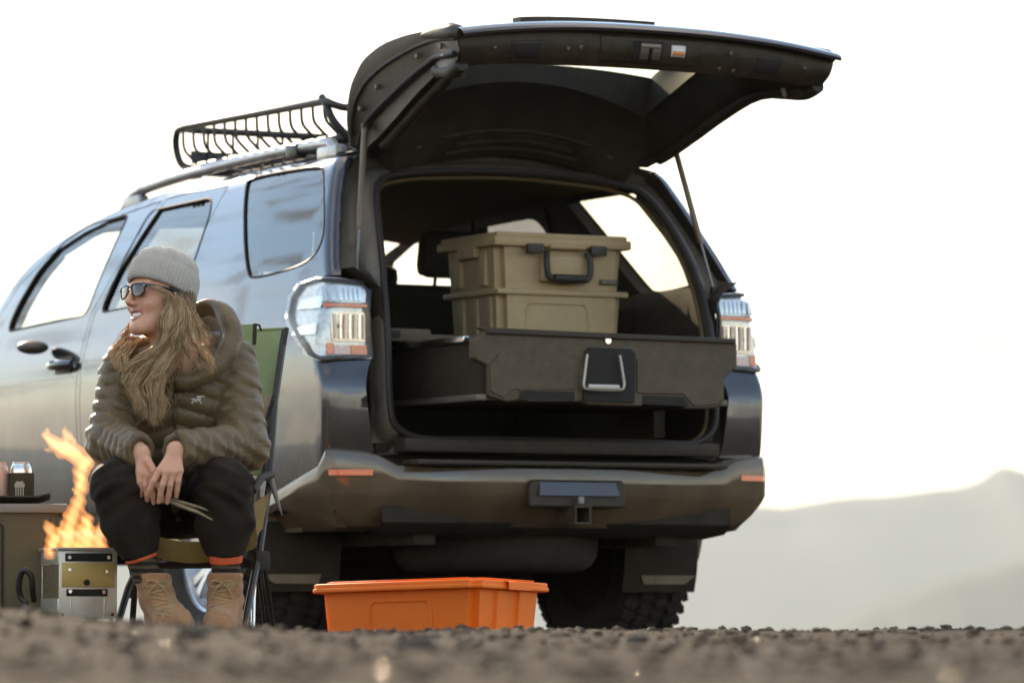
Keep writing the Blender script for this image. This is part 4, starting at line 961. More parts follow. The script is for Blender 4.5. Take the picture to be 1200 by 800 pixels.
# hills
HILL = mat('hill_scrub', (.045, .06, .055), .95, col2=(.075, .085, .07), vscale=.004, detail=8)
def ridge(name, dep, pts, seed, amp, base, wide):
    xs = np.array([p[0] for p in pts], float); zs = np.array([C0[2] + (705 - p[1]) / FPX * dep for p in pts]); aa = (xs - 600) / FPX * dep
    al = np.linspace(-dep * 1.1, dep * 1.1, 420); al = np.unique(np.concatenate([al, np.linspace(aa[0], aa[-1], 160)]))
    prof = np.interp(al, aa, zs) + amp * fbm(al / (dep * .018), al * 0, seed, 5) * np.where((al > aa[0]) & (al < aa[-1]), .35, 1.0) + amp * 2 * fbm(al / (dep * .15), al * 0 + 3, seed + 9, 3) * np.where((al > aa[0]) & (al < aa[-1]), 0, 1.0)
    bs = np.array([-1, -.72, -.5, -.33, -.2, -.1, -.04, 0, .1, .35, .7, 1.0]) * wide; rows = []
    for t, bb in zip(bs / wide, bs):
        k = (1 - abs(t)) ** 1.25; z = base + (prof - base) * k + (amp * 1.6 * fbm(al / (dep * .03), al * 0 + t * 6, seed + 4, 4)) * (abs(t) > .02) * (1 - abs(t)) * .8
        rows.append(np.array([C0[0], C0[1], 0]) + al[:, None] * RT + (dep + bb) * FH + z[:, None] * np.array([0, 0, 1]))
    mb = MB(); mb.grid(rows); o = mb.build(name, HILL, None); o['kind'] = 'structure'; return o
ridge('hills', 6000, [(300, 612), (700, 596), (835, 591), (875, 591), (922, 594), (980, 581), (1050, 578), (1120, 569), (1150, 561), (1162, 551), (1178, 545), (1195, 551), (1215, 556), (1500, 575)], 31, 16, -160, 1700)
ridge('hills', 3400, [(500, 800), (860, 775), (960, 741), (1010, 716), (1060, 694), (1110, 676), (1150, 668), (1200, 652), (1300, 630), (1500, 610)], 47, 9, -158, 900)

# haze
hz_m = bpy.data.materials.new('haze_air'); hz_m.use_nodes = True; hn = hz_m.node_tree; hn.nodes.clear(); ho = hn.nodes.new('ShaderNodeOutputMaterial'); pv = hn.nodes.new('ShaderNodeVolumePrincipled')
pv.inputs['Color'].default_value = (.84, .92, .95, 1); pv.inputs['Density'].default_value = 1.1e-4; pv.inputs['Anisotropy'].default_value = 0.0; hn.links.new(pv.outputs[0], ho.inputs['Volume'])
mb = MB(); mb.box((0, 0, 40), (19600, 19600, 480), 0); hz_o = mb.build('haze', hz_m, None, False); hz_o['kind'] = 'stuff'; hz_o['label'] = 'pale haze in the air between the camera and the hills'

# ================================================================== things around the car
def Lc(px, py, dep):
    w = V(px, py, dep) - C0; return np.array([w @ RT, w @ FH, w[2] + C0[2]])
def frame(o, ex, ez=(0, 0, 1)):
    """local (x, y, z) -> world, x along ex (given in camera-level a, b, z), y away, z up"""
    o = np.array(o, float); ex = np.array(ex, float); ex /= np.linalg.norm(ex); ez = np.array(ez, float); ey = np.cross(ez, ex); ey /= np.linalg.norm(ey); ez = np.cross(ex, ey)
    return lambda x, y, z: loc2w(*(o + ex * x + ey * y + ez * z))
def xf(mb, fn): mb.v = [tuple(fn(*p)) for p in mb.v]; return mb

# ---- orange tote with lid
TILT = .045
ORANGE = mat('orange_plastic', (.92, .19, .010), .5, var=.06, vscale=8, sss=.25, subs_rad=(.03, .01, .003), bump=.05, bscale=250)
N = Lc(559, 675, 13.9); an = math.radians(36)
exx = np.array([-math.cos(an), math.sin(an), -TILT * math.sin(an)])           # along the long side, away to the left
eyy = np.array([math.sin(an), math.cos(an), -TILT * math.cos(an)])
TW, TD, THH = .665, .405, .272
ezz = np.cross(eyy, exx); ezz = ezz / np.linalg.norm(ezz); ezz = ezz if ezz[2] > 0 else -ezz
def tote(x, y, z): return loc2w(*(N + exx * x + eyy * y + ezz * (z - THH)))      # x long side, y short side, z up from the base
tb = thing('storage_tote', 'bright orange plastic tote with its lid on behind the open suv', 'tote', tote(TW / 2, TD / 2, 0))
def tbox(bm_w, bm_d, z0, z1, k0, rad, seg=4):
    bm = bmesh.new(); bmesh.ops.create_cube(bm, size=1)
    for v in bm.verts:
        k = k0 if v.co.z < 0 else 1.0; v.co = Vector((v.co.x * bm_w * k, v.co.y * bm_d * (k if k == 1 else k - .02), z0 + (v.co.z + .5) * (z1 - z0)))
    bmesh.ops.bevel(bm, geom=[e for e in bm.edges if abs((e.verts[0].co - e.verts[1].co).z) > (z1 - z0) * .5], offset=rad, segments=seg, affect='EDGES'); return bm
def tput(bm):
    for v in bm.verts: v.co = Vector(tote(TW / 2 + v.co.x, TD / 2 + v.co.y, v.co.z))
    return bm
from_bm('tub', tput(tbox(TW - .05, TD - .05, 0, .250, .93, .025)), ORANGE, tb)
bm = tbox(TW, TD, .248, .266, 1.0, .03); lidm = from_bm('lid', tput(bm), ORANGE, tb); bevel(lidm, .004)
bm = tbox(TW - .05, TD - .05, .264, .273, .97, .03); o = from_bm('lid_top', tput(bm), ORANGE, lidm); bevel(o, .003)
bm = tbox(TW + .006, TD + .006, .238, .252, 1.0, .03); o = from_bm('lid_skirt', tput(bm), ORANGE, lidm); bevel(o, .004)
# pressed panels: raised outline on the long face, ribs and grip on the short face
def yface(z): return .0325 + (0.25 - z) / .25 * .045 * (TD - .05) * .5 * 0 + (.25 - z) / .25 * (TD - .05) * .045
def longface(x, z, d): return tote(x, .025 + (.25 - z) / .25 * (TD - .05) * .045 - d, z)
mb = MB(); mb.tube([longface(.20, z, .001) for z in (.0, .06, .12, .17)] + [longface(.203, .196, .001), longface(.215, .205, .001), longface(.42, .205, .001), longface(.434, .196, .001)] + [longface(.44, z, .001) for z in (.17, .10, .0)], .0035, 6); mb.build('pressed_panel', ORANGE, tb)
def shortface(y, z, d): return tote(.025 + (.25 - z) / .25 * (TW - .05) * .035 - d, y, z)
for yy in (.16, .275):
    mb = MB(); rows = [[shortface(yy + w, z, d) for w, d in ((-.030, -.002), (-.026, .010), (.026, .010), (.030, -.002))] for z in np.linspace(.0, .236, 5)]; mb.grid(rows); mb.build('rib', ORANGE, tb)
mb = MB(); rows = [[tote(.0 - d, y, z) for z, d in ((.266, -.004), (.262, .016), (.238, .016), (.236, -.002))] for y in (.145, .155, .25, .26)]; mb.grid(rows, False); mb.build('lid_grip', ORANGE, lidm)

# ---- olive camp box with a tray and two cans on it
OLIVE = mat('olive_box', (.115, .092, .042), .6, var=.08, vscale=5, bump=.1, bscale=180)
GREYTOP = mat('grey_box_top', (.25, .225, .19), .55, var=.1, vscale=12)
bo = Lc(68, 597, 13.55); gzb = float(gz(bo[0], bo[1])); ftb = frame((bo[0], bo[1], 0), (1, .10, 0))
cb = thing('camp_box', 'olive camp box with a pale grey top at the edge of the view', 'box', ftb(-.27, .2, gzb))
zt = bo[2]
mb = MB(); mb.box((-.28, .20, (zt - .012 + gzb) / 2), (.56, .40, zt - .012 - gzb + .03), .012); xf(mb, ftb).build('box_body', OLIVE, cb)
mb = MB(); mb.box((-.27, .20, zt + .004), (.60, .43, .028), .008); xf(mb, ftb).build('box_top', GREYTOP, cb)
mb = MB(); P = [(-.30, 0, gzb), (-.30, 0, zt - .05), (-.285, 0, zt - .035), (-.18, 0, zt - .035), (-.165, 0, zt - .05), (-.165, 0, gzb)]
mb.tube([(x, -.004, z) for x, _, z in P], .004, 6); xf(mb, ftb).build('door_seam', mat('seam_dark', (.03, .024, .012), .7), cb)
mb = MB(); mb.box((-.014, -.006, (zt + gzb) / 2), (.012, .012, zt - gzb - .05), .003); xf(mb, ftb).build('corner_post', OLIVE, cb)
TZ = zt + .018
mb = MB(); rows = []
for x in np.linspace(-.40, -.045, 24):
    rows.append([(x, y, TZ + .004 + .016 * max(0, (abs(y - .12) - .075) / .05)) for y in np.linspace(-.005, .245, 11)])
rows[-1] = [(x + .022, y, z + .010) for x, y, z in rows[-1]]
mb.grid(rows); tr = xf(mb, ftb).build('tray', mat('tray_black', (.035, .028, .018), .5), None); solid(tr, .004); tag(tr, 'shallow dark tray on the grey topped camp box', 'tray')
def can_(px, label, sleeve):
    c = Lc(px, 578, 13.62); fc = frame((c[0], c[1], 0), (1, 0, 0)); z0 = TZ + .004
    ALU = MATS.get('can_aluminium') or mat('can_aluminium', (.80, .80, .80), .22, metal=1.0)
    o = thing('drink_can', label, 'can', fc(0, 0, z0))
    prof = [(.022, .0), (.029, .004), (.033, .012), (.033, .098), (.0315, .106), (.027, .116), (.0265, .119), (.0275, .121), (.0265, .122), (.025, .118), (.0, .117)]
    if sleeve: body = ALU
    else: body = mat('printed_can', (.72, .66, .58), .35, metal=.3, col2=(.70, .30, .22), vscale=45)
    mb = MB(); mb.lathe(prof, lambda x, y, h: (x, y, z0 + h), 32); xf(mb, fc).build('can_body', body, o)
    mb = MB(); mb.box((0, -.006, z0 + .120), (.014, .02, .0015), .0004); xf(mb, fc).build('ring_pull', ALU, o)
    if sleeve:
        KZ = mat('sleeve_brown', (.055, .042, .018), .9, bump=.3, bscale=400)
        mb = MB(); mb.lathe([(.0, .0), (.036, .0), (.0385, .004), (.0385, .086), (.037, .091), (.0335, .091)], lambda x, y, h: (x, y, z0 - .001 + h), 36); sl = xf(mb, fc).build('foam_sleeve', KZ, o)
        # pale printed emblem: a domed crown on four pillars
        EM = mat('emblem_print', (.40, .36, .28), .8)
        def onc(x, z): t = x / .039; return (.0392 * math.sin(t), -.0392 * math.cos(t), z0 + z)
        mb = MB()
        for x0, x1, a, b in ((-.017, .014, .046, .058), (-.013, .010, .058, .064), (-.014, -.0105, .016, .047), (-.007, -.0035, .014, .047), (.0, .004, .014, .047), (.008, .0115, .016, .047), (-.015, .013, .010, .017)):
            mb.grid([[onc(x, z) for x in np.linspace(x0, x1, 6)] for z in (a, (a + b) / 2, b)])
        xf(mb, fc).build('emblem', EM, sl, fix=False)
    return o
can_(25, 'drink can in a dark brown foam sleeve with a pale emblem', True); can_(-3, 'bare pale printed drink can next to the sleeved can', False)

# ---- portable steel fire pit, hose and flames
STEEL = mat('brushed_steel', (.58, .55, .49), .42, metal=.75, col2=(.68, .65, .58), vscale=25, rvar=.12)
BRASS = mat('gold_plate', (.52, .37, .13), .45, metal=.4, var=.1, vscale=10)
MESHM = mat('scorched_steel', (.20, .16, .10), .45, metal=.7, col2=(.34, .27, .17), vscale=60, bump=.8, bscale=160)
pc = Lc(69, 643, 13.28); gp = float(gz(pc[0], pc[1])); ya = math.radians(17)
fp = frame((pc[0], pc[1], 0), (math.cos(ya), math.sin(ya), 0))        # x along the front to the right, y away
PWD, PDP, PT = .172, .26, pc[2]; PB = PT - .205; fpz = min(PB, gp)
pit = thing('fire_pit', 'small square steel fire pit with a gold front plate', 'fire pit', fp(PWD / 2, PDP / 2, gp))
tk = .006
mb = MB(); mb.box((PWD / 2, 0, (PT + PB) / 2), (PWD, tk, PT - PB), .001); front = xf(mb, fp).build('front_panel', STEEL, pit)
mb = MB(); mb.box((PWD / 2, PDP, (PT + PB) / 2), (PWD, tk, PT - PB), .001); xf(mb, fp).build('back_panel', STEEL, pit)
mb = MB(); mb.box((PWD, PDP / 2, (PT + PB) / 2), (tk, PDP, PT - PB), .001); xf(mb, fp).build('side_panel', STEEL, pit)
mb = MB(); mb.box((0, PDP / 2, PT - .022), (tk, PDP, .044), .001); mb.box((0, PDP / 2, PB + .03), (tk, PDP, .06), .001); xf(mb, fp).build('side_panel', STEEL, pit)
mb = MB(); mb.box((.004, PDP / 2, (PT + PB) / 2), (tk * .6, PDP - .01, .115), 0); xf(mb, fp).build('mesh_panel', MESHM, pit)
mb = MB(); mb.box((PWD / 2, PDP / 2, PT - .05), (PWD - .01, PDP - .01, .01), 0); xf(mb, fp).build('burner_tray', MESHM, pit)
mb = MB(); rim = [(-.004, -.004), (PWD + .004, -.004), (PWD + .004, PDP + .004), (-.004, PDP + .004), (-.004, -.004)]; mb.tube([(x, y, PT) for x, y in rim], .006, 6); xf(mb, fp).build('top_rim', STEEL, pit)
def onf(x0, x1, z0, z1, d, name, m, parent=front, bev=.002):
    mb = MB(); mb.box(((x0 + x1) / 2, -tk / 2 - d / 2, PT - (z0 + z1) / 2), (x1 - x0, d, z1 - z0), bev); return xf(mb, fp).build(name, m, parent)
onf(.018, .158, .012, .036, .004, 'vent_slot', POCK); pl = onf(.008, .166, .040, .112, .005, 'gold_plate', BRASS); onf(.022, .145, .117, .138, .004, 'vent_slot', POCK)
for (x, z) in ((.03, .024), (.146, .024), (.03, .060), (.14, .066), (.032, .124), (.132, .126)):
    mb = MB(); mb.lathe([(0, 0.0), (.005, .0), (.0062, -.003), (.0062, -.008)], lambda a, b, h: (x + a, -tk / 2 - .010 - h * .6 - .004, PT - z + b), 12); xf(mb, fp).build('bolt', CHROME, front)
mb = MB(); mb.lathe([(0, 0), (.008, 0), (.0095, -.003), (.0095, -.008)], lambda a, b, h: (.082 + a, -tk / 2 - .009 - h, PT - .098 + b), 16); xf(mb, fp).build('gas_port', POCK, pl)
for x in (.035, .135): onf(x - .002, x + .002, .142, .205, .003, 'fold_line', STEEL)
for x in (.012, .160): onf(x - .004, x + .004, .188, .196, .003, 'rivet_hole', POCK)
for (x, y) in ((.012, .012), (PWD - .012, .012), (.012, PDP - .012), (PWD - .012, PDP - .012)):
    mb = MB(); mb.box((x, y, (PB + fpz) / 2 - .012), (.012, .012, max(PB - fpz, 0) + .03), .001); xf(mb, fp).build('foot', STEEL, pit)
hs = [Lc(40, 703, 13.30), Lc(38, 690, 13.27), Lc(37, 676, 13.26), Lc(31, 668, 13.26), Lc(25, 671, 13.27), Lc(22, 685, 13.28), Lc(24, 699, 13.29), Lc(30, 708, 13.28), Lc(22, 716, 13.25), Lc(5, 724, 13.2), Lc(-40, 730, 13.1)]
mb = MB(); mb.tube([loc2w(*p) for p in spline(hs, 6)], .0095, 10); ho_ = mb.build('gas_hose', mat('hose_black', (.022, .018, .013), .5), None); tag(ho_, 'black rubber gas hose looped beside the fire pit', 'hose')

def flame_mat(name, col, st):
    m = bpy.data.materials.new(name); m.use_nodes = True; n = m.node_tree; n.nodes.clear(); o = n.nodes.new('ShaderNodeOutputMaterial'); e = n.nodes.new('ShaderNodeEmission')
    e.inputs['Color'].default_value = (*col, 1); e.inputs['Strength'].default_value = st; n.links.new(e.outputs[0], o.inputs['Volume']); return m
FD0 = 13.36
def flame(name, tongues, m, rs, h=.0035):
    ch = []
    for t in tongues: ch.append(([Lc(x, y, FD0 + dz) for x, y, r, dz in t], [r * rs * FD0 / FPX for x, y, r, dz in t]))
    al = np.concatenate([np.array(c[0]) for c in ch]); lo = al.min(0) - .05; hi = al.max(0) + .05
    def fn(P):
        wob = .006 * np.sin(P[..., 2] * 95 + P[..., 0] * 40) * np.sin(P[..., 1] * 70 + P[..., 2] * 33) + .003 * np.sin(P[..., 2] * 210 + P[..., 0] * 170)
        d = None
        for c, r in ch:
            q = chain(P, c, r, .008)[0]; d = q if d is None else smin(d, q, .010)
        return d + wob * .55
    v, f = sdf_mesh(fn, lo, hi, h); return v, f
T = [[(60, 645, 9, 0), (63, 630, 8, 0), (58, 619, 6, .01), (54, 612, 3, .01)], [(62, 640, 6, -.02), (70, 622, 4, -.02), (74, 604, 1.5, -.02)],
     [(78, 646, 12, .02), (80, 625, 11, .02), (84, 606, 9, .01), (92, 588, 8, 0), (96, 570, 7, 0), (94, 554, 8, .01), (99, 543, 10, .01), (88, 532, 10, 0), (74, 526, 10, .0), (62, 518, 7, .01), (55, 511, 4, .01)],
     [(80, 526, 7, .02), (78, 513, 5, .02), (76, 499, 2, .02)], [(99, 543, 8, 0), (108, 536, 6, .01), (112, 531, 3, .01)], [(66, 524, 5, -.01), (54, 527, 3, -.01)], [(60, 516, 5, 0), (54, 508, 4, 0), (56, 503, 2, 0)], [(85, 530, 6, .01), (86, 517, 3.5, .01), (82, 505, 1.5, .01)],
     [(96, 560, 6, .03), (90, 575, 4, .03), (87, 570, 2, .03)], [(100, 646, 12, .03), (103, 628, 10, .03), (100, 612, 6, .02), (96, 600, 3, .02)], [(118, 646, 10, .03), (115, 630, 9, .03), (117, 620, 6, .03), (118, 613, 3, .03)], [(104, 622, 6, -.02), (104, 607, 5, -.02), (97, 597, 2, -.02)], [(90, 645, 8, -.03), (93, 625, 5, -.03), (98, 606, 2, -.03)]]
v, f = flame('fl', T, None, 1.12); fo = mesh('flame', [loc2w(*p) for p in v], f, flame_mat('flame_orange', (1.0, .36, .08), 5.5)); tag(fo, 'tall orange flame leaping from the steel fire pit', 'flame')
v, f = flame('fl', [[(x, y, max(r * .62, .8), dz) for x, y, r, dz in t] for t in T], None, 1.0); fi = mesh('flame_core', [loc2w(*p) for p in v], f, flame_mat('flame_yellow', (1.0, .56, .24), 6), fo)

# ---- folding camp chair
GREEN = mat('green_chair_cloth', (.24, .30, .14), .8, var=.08, vscale=20, bump=.25, bscale=500)
BIND = mat('dark_binding', (.03, .022, .014), .7); SEATT = mat('tan_chair_seat', (.22, .145, .035), .75, var=.12, vscale=25, bump=.2, bscale=400)
NET = mat('tan_netting', (.30, .23, .15), .8, var=.4, vscale=220); TUBE = mat('black_chair_tube', (.018, .016, .014), .35, rvar=.1, var=.2)
chair = thing('camp_chair', 'green and tan folding camp chair with thin black legs', 'chair', gpt(-.98, 13.3))
def chp(px, py, dep): return loc2w(*Lc(px, py, dep))
# back cloth: left edge hidden by the sitter
TL, TR, ML, MR, BL, BR = (176, 392), (336, 385), (180, 470), (321, 470), (186, 560), (309, 556)
rows = []
for v_ in np.linspace(0, 1, 14):
    l = np.array(TL) * (1 - v_) + np.array(BL) * v_; r = spline([TR, MR, BR], 13)[int(round(v_ * 26))]; dep = 13.74 - .17 * v_
    rows.append([chp(l[0] * (1 - u) + r[0] * u, l[1] * (1 - u) + r[1] * u, dep + .05 * math.sin(math.pi * u)) for u in np.linspace(0, 1, 14)])
mb = MB(); mb.grid(rows); bk = mb.build('backrest', GREEN, chair); solid(bk, .004)
mb = MB(); mb.tube([r[-1] for r in rows], .0075, 8); mb.build('edge_binding', BIND, bk)
mb = MB(); mb.tube(rows[0], .005, 6); mb.build('edge_binding', GREEN, bk)
mb = MB(); mb.raw([chp(276, 381, 13.70), chp(298, 380, 13.70), chp(297, 404, 13.69), chp(274, 403, 13.69)], [(0, 1, 2, 3)]); fl_ = mb.build('top_flap', GREEN, bk); solid(fl_, .006)
mb = MB(); mb.tube([chp(299, 379, 13.692), chp(298, 404, 13.685)], .006, 6); mb.tube([chp(299, 380, 13.692), chp(304, 381, 13.70), chp(306, 387, 13.72)], .0035, 6); mb.build('strap', BIND, bk)
mb = MB(); mb.raw([chp(292, 464, 13.60), chp(321, 462, 13.60), chp(312, 492, 13.57), chp(300, 530, 13.55), chp(290, 535, 13.55)], [(0, 1, 2, 3, 4)]); nn = mb.build('net_pocket', NET, bk); solid(nn, .004)
mb = MB(); mb.tube([chp(321, 463, 13.597), chp(312, 492, 13.567), chp(300, 530, 13.545)], .005, 6); mb.build('edge_binding', BIND, bk)
# seat sling
rows = []
for v_ in np.linspace(0, 1, 12):
    dep = 13.06 + .52 * v_; yl = 622 - 10 * v_ + (6 if v_ == 0 else 0); sag = .045 * math.sin(math.pi * min(v_ + .25, 1))
    xl, xr = 152 + 26 * v_, 300 - 0 * v_; r = []
    for u in np.linspace(0, 1, 12):
        p = Lc(xl * (1 - u) + xr * u, 616, dep); p[2] = .425 + .0 * v_ - .045 * math.sin(math.pi * u) - .02 * math.sin(math.pi * v_) ; r.append(loc2w(*p))
    rows.append(r)
front_drop = []
for (dz, db) in ((-.062, .016), (-.042, .006), (-.02, .0)):
    front_drop.append([np.array(p) + np.array([0, 0, dz]) + FH * db for p in rows[0]])
mb = MB(); mb.grid(front_drop + rows); st_ = mb.build('seat', SEATT, chair); solid(st_, .005)
mb = MB(); mb.raw([chp(296, 590, 13.25), chp(314, 578, 13.4), chp(312, 612, 13.4), chp(297, 630, 13.25)], [(0, 1, 2, 3)]); sw = mb.build('seat_wing', SEATT, chair); solid(sw, .004)
def rod(pts, r, nm='leg', m=TUBE):
    mb = MB(); mb.tube([chp(*p) for p in pts], r, 8); return mb.build(nm, m, chair)
rod([(334, 386, 13.75), (322, 470, 13.60), (316, 560, 13.45), (303, 655, 13.30)], .011, 'back_pole')
rod([(178, 393, 13.75), (182, 470, 13.62), (184, 560, 13.50), (172, 655, 13.35)], .011, 'back_pole')
rod([(303, 650, 13.28), (284, 745, 13.05)], .011); rod([(300, 655, 13.28), (297, 700, 13.2), (296, 745, 13.16)], .006, 'leg', CHROME); rod([(308, 650, 13.30), (322, 745, 13.42)], .008)
rod([(299, 640, 13.27), (312, 745, 13.5)], .006)
rod([(168, 650, 13.32), (150, 690, 13.2), (134, 745, 13.08)], .011); rod([(166, 650, 13.34), (158, 690, 13.36), (154, 745, 13.40)], .010); rod([(148, 640, 13.2), (154, 676, 13.25), (152, 700, 13.28)], .004)
rod([(150, 662, 13.30), (308, 661, 13.30)], .011, 'crossbar')
for (x, y, d) in ((305, 657, 13.28), (168, 655, 13.33)):
    mb = MB(); mb.box(loc2w(*Lc(x, y, d)), (.05, .05, .06), .012); mb.build('hub', BIND, chair)
mb = MB(); mb.tube([chp(316, 556, 13.44), chp(320, 570, 13.42), chp(326, 590, 13.40), chp(331, 604, 13.40)], [.010, .009, .006, .001], 8); mb.build('hanging_strap', mat('grey_strap', (.22, .19, .15), .7), chair)
mb = MB(); mb.tube([chp(296, 575, 13.2), chp(306, 560, 13.3), chp(318, 556, 13.44)], .012, 8); mb.build('side_strap', BIND, chair)

# ================================================================== the seated person
SKIN = mat('skin', (.64, .335, .215), .48, col2=(.71, .39, .26), vscale=30, sss=.35, subs_rad=(.012, .005, .003), bump=.05, bscale=500)
LIPS = mat('lips', (.52, .235, .175), .4, sss=.2); TEETH = mat('teeth', (.82, .80, .74), .25)
JACK = mat('brown_puffer_nylon', (.105, .069, .028), .42, col2=(.135, .092, .040), vscale=14, bump=.28, bscale=110, sheen=.1, rvar=.08)
TROU = mat('black_trousers', (.013, .0085, .0045), .8, col2=(.021, .0145, .0085), vscale=16, bump=.25, bscale=60, spec=.25)
WOOL = mat('grey_wool', (.47, .435, .38), .9, var=.10, vscale=90, bump=.45, bscale=350, sheen=.5)
BOOT = mat('tan_suede', (.27, .125, .048), .85, col2=(.37, .185, .078), vscale=24, bump=.3, bscale=220, sheen=.2)
SOLE = mat('boot_sole', (.06, .045, .03), .8); LACE = mat('boot_lace', (.34, .24, .12), .8); GLS = mat('sunglass_frame', (.016, .013, .010), .22, coat=.6); LNS = mat('sunglass_lens', (.012, .010, .009), .04, coat=1.0, spec=.8)
def hair_mat(name, c1, c2):
    m = mat(name, c1, .42, col2=c2, vscale=60); n = m.node_tree; b = n.nodes['Principled BSDF']; t = n.nodes.new('ShaderNodeBsdfTranslucent'); t.inputs['Color'].default_value = (min(1, c2[0] * 1.25), c2[1] * 1.2, c2[2] * 1.1, 1)
    ms = n.nodes.new('ShaderNodeMixShader'); ms.inputs[0].default_value = .35; n.links.new(b.outputs[0], ms.inputs[1]); n.links.new(t.outputs[0], ms.inputs[2]); n.links.new(ms.outputs[0], n.nodes['Material Output'].inputs['Surface']); return m
HAIR = hair_mat('light_brown_hair', (.39, .26, .14), (.70, .53, .32)); HAIRL = hair_mat('pale_blonde_hair', (.48, .33, .18), (.80, .62, .38)); HAIRD = hair_mat('dark_blonde_roots', (.085, .05, .022), (.18, .105, .045))

person = thing('person', 'person in a brown puffer jacket, grey beanie and sunglasses seated on the camp chair', 'person', gpt(-.98, 13.2))
def put(v): return [loc2w(*p) for p in v]
def skin_build(name, v, f, m, parent=None, sm=2):
    o = mesh(name, put(v), f, m, parent)
    bm = bmesh.new(); bm.from_mesh(o.data); bmesh.ops.recalc_face_normals(bm, faces=bm.faces); bm.to_mesh(o.data); bm.free()
    if sm: s = o.modifiers.new('smooth', 'SMOOTH'); s.iterations = sm; s.factor = .5
    return o
# ---- head frame
HC = Lc(187, 347, 13.17); yaw = math.radians(50); pit_ = math.radians(5); HS = .985
hf = np.array([-math.sin(yaw) * math.cos(pit_), -math.cos(yaw) * math.cos(pit_), math.sin(pit_)]); hx_ = np.cross(hf, [0, 0, 1]); hx_ /= np.linalg.norm(hx_); hz_ = np.cross(hx_, hf)
roll = math.radians(-4); hx2 = hx_ * math.cos(roll) + hz_ * math.sin(roll); hz2 = np.cross(hx2, hf); HM = np.stack([hx2, hf, hz2], 1)      # columns: her right, forward, up
def hl(p): return HC + HS * (HM @ np.array(p, float))
def head_sdf(P):
    x = np.abs(P[..., 0]); Q = np.stack([x, P[..., 1], P[..., 2]], -1)
    d = smin(ell(Q, (0, -.012, .035), (.074, .094, .096)), ell(Q, (0, .022, -.030), (.062, .070, .092)), .03)
    d = smin(d, cap(Q, (.046, .0, -.062), (.014, .070, -.104), .020, .019), .028)                     # jaw
    d = smin(d, ell(Q, (0, .078, -.104), (.020, .015, .015)), .016)                                   # chin
    d = smin(d, ell(Q, (.038, .060, -.034), (.022, .024, .020)), .018)                                # raised cheek
    d = smin(d, cap(Q, (.0, .090, .021), (.045, .072, .026), .008, .008), .014)                       # brow
    d = smax(d, -ell(Q, (.031, .104, .004), (.021, .020, .015)), .014)                                # eye socket
    d = smin(d, ell(Q, (.031, .080, .003), (.014, .013, .013)), .004)
    d = smin(d, cap(Q, (0, .090, .012), (0, .112, -.030), .0065, .0105), .011)                        # nose
    d = smin(d, ell(Q, (.010, .099, -.036), (.0085, .011, .0075)), .006)
    d = smin(d, chain(Q, [(0, .0925, -.0565), (.012, .0905, -.0570), (.029, .076, -.0510)], [.0040, .0040, .0026], .003)[0], .005)
    d = smin(d, chain(Q, [(0, .0895, -.0790), (.013, .0865, -.0760), (.029, .075, -.0535)], [.0048, .0046, .0026], .003)[0], .005)
    d = smax(d, -ell(Q, (0, .089, -.0665), (.0245, .016, .0085)), .003)                               # open smile
    d = smin(d, ell(Q, (.074, -.008, -.008), (.010, .019, .029)), .006)                               # ear
    d = smin(d, cap(P, (0, -.020, -.085), (.0, -.050, -.17), .050, .050), .03)                       # neck
    return d
v, f = sdf_mesh(head_sdf, (-.10, -.13, -.24), (.10, .135, .145), .0032)
fl_lip = None
cent = v[f].mean(1); lipmask = (((np.abs(cent[:, 0]) / .033) ** 2 + ((cent[:, 2] + .0665 - .35 * np.abs(cent[:, 0]) * .6) / .0185) ** 2) < 1) & (cent[:, 1] > .07)
teeth_l = [(x, .0865 - 6 * x * x - .003, -.0615 - .010 * k + .20 * abs(x) * .5) for k in (0, 1) for x in np.linspace(-.022, .022, 12)]
hv = np.array([hl(p) for p in v]); BV = [hv]; BF = [f]; off = len(hv); lipfaces = np.nonzero(lipmask)[0]
# ---- joints (l = left in the picture, r = right in the picture)
SHl, SHr = Lc(146, 432, 13.24), Lc(272, 424, 13.34); ELl, ELr = Lc(128, 522, 13.14), Lc(286, 524, 13.18); WRl, WRr = Lc(164, 527, 12.95), Lc(206, 526, 12.93)
HIl, HIr = Lc(172, 590, 13.38), Lc(240, 590, 13.40); KNl, KNr = Lc(139, 569, 12.96), Lc(262, 569, 12.98); ANl, ANr = Lc(170, 668, 12.98), Lc(265, 668, 13.0)
CH = Lc(212, 455, 13.31); BE = Lc(210, 530, 13.37); PE = Lc(208, 588, 13.41)
def rough_body(P):
    d = smin(ell(P, CH, (.15, .10, .16)), ell(P, BE, (.13, .10, .14)), .05); d = smin(d, ell(P, PE, (.15, .11, .09)), .05)
    for c, r in (([SHl, ELl, WRl], [.045, .036, .026]), ([SHr, ELr, WRr], [.045, .036, .026]), ([HIl, KNl, ANl], [.075, .050, .036]), ([HIr, KNr, ANr], [.075, .050, .036])): d = smin(d, chain(P, c, r, .02)[0], .03)
    return smin(d, cap(P, SHl, SHr, .045), .04)
allj = np.array([SHl, SHr, ELl, ELr, HIl, HIr, KNl, KNr, ANl, ANr, CH, PE]); v, f = sdf_mesh(rough_body, allj.min(0) - .16, allj.max(0) + .17, .016); BV.append(v); BF.append(f + off); off += len(v)
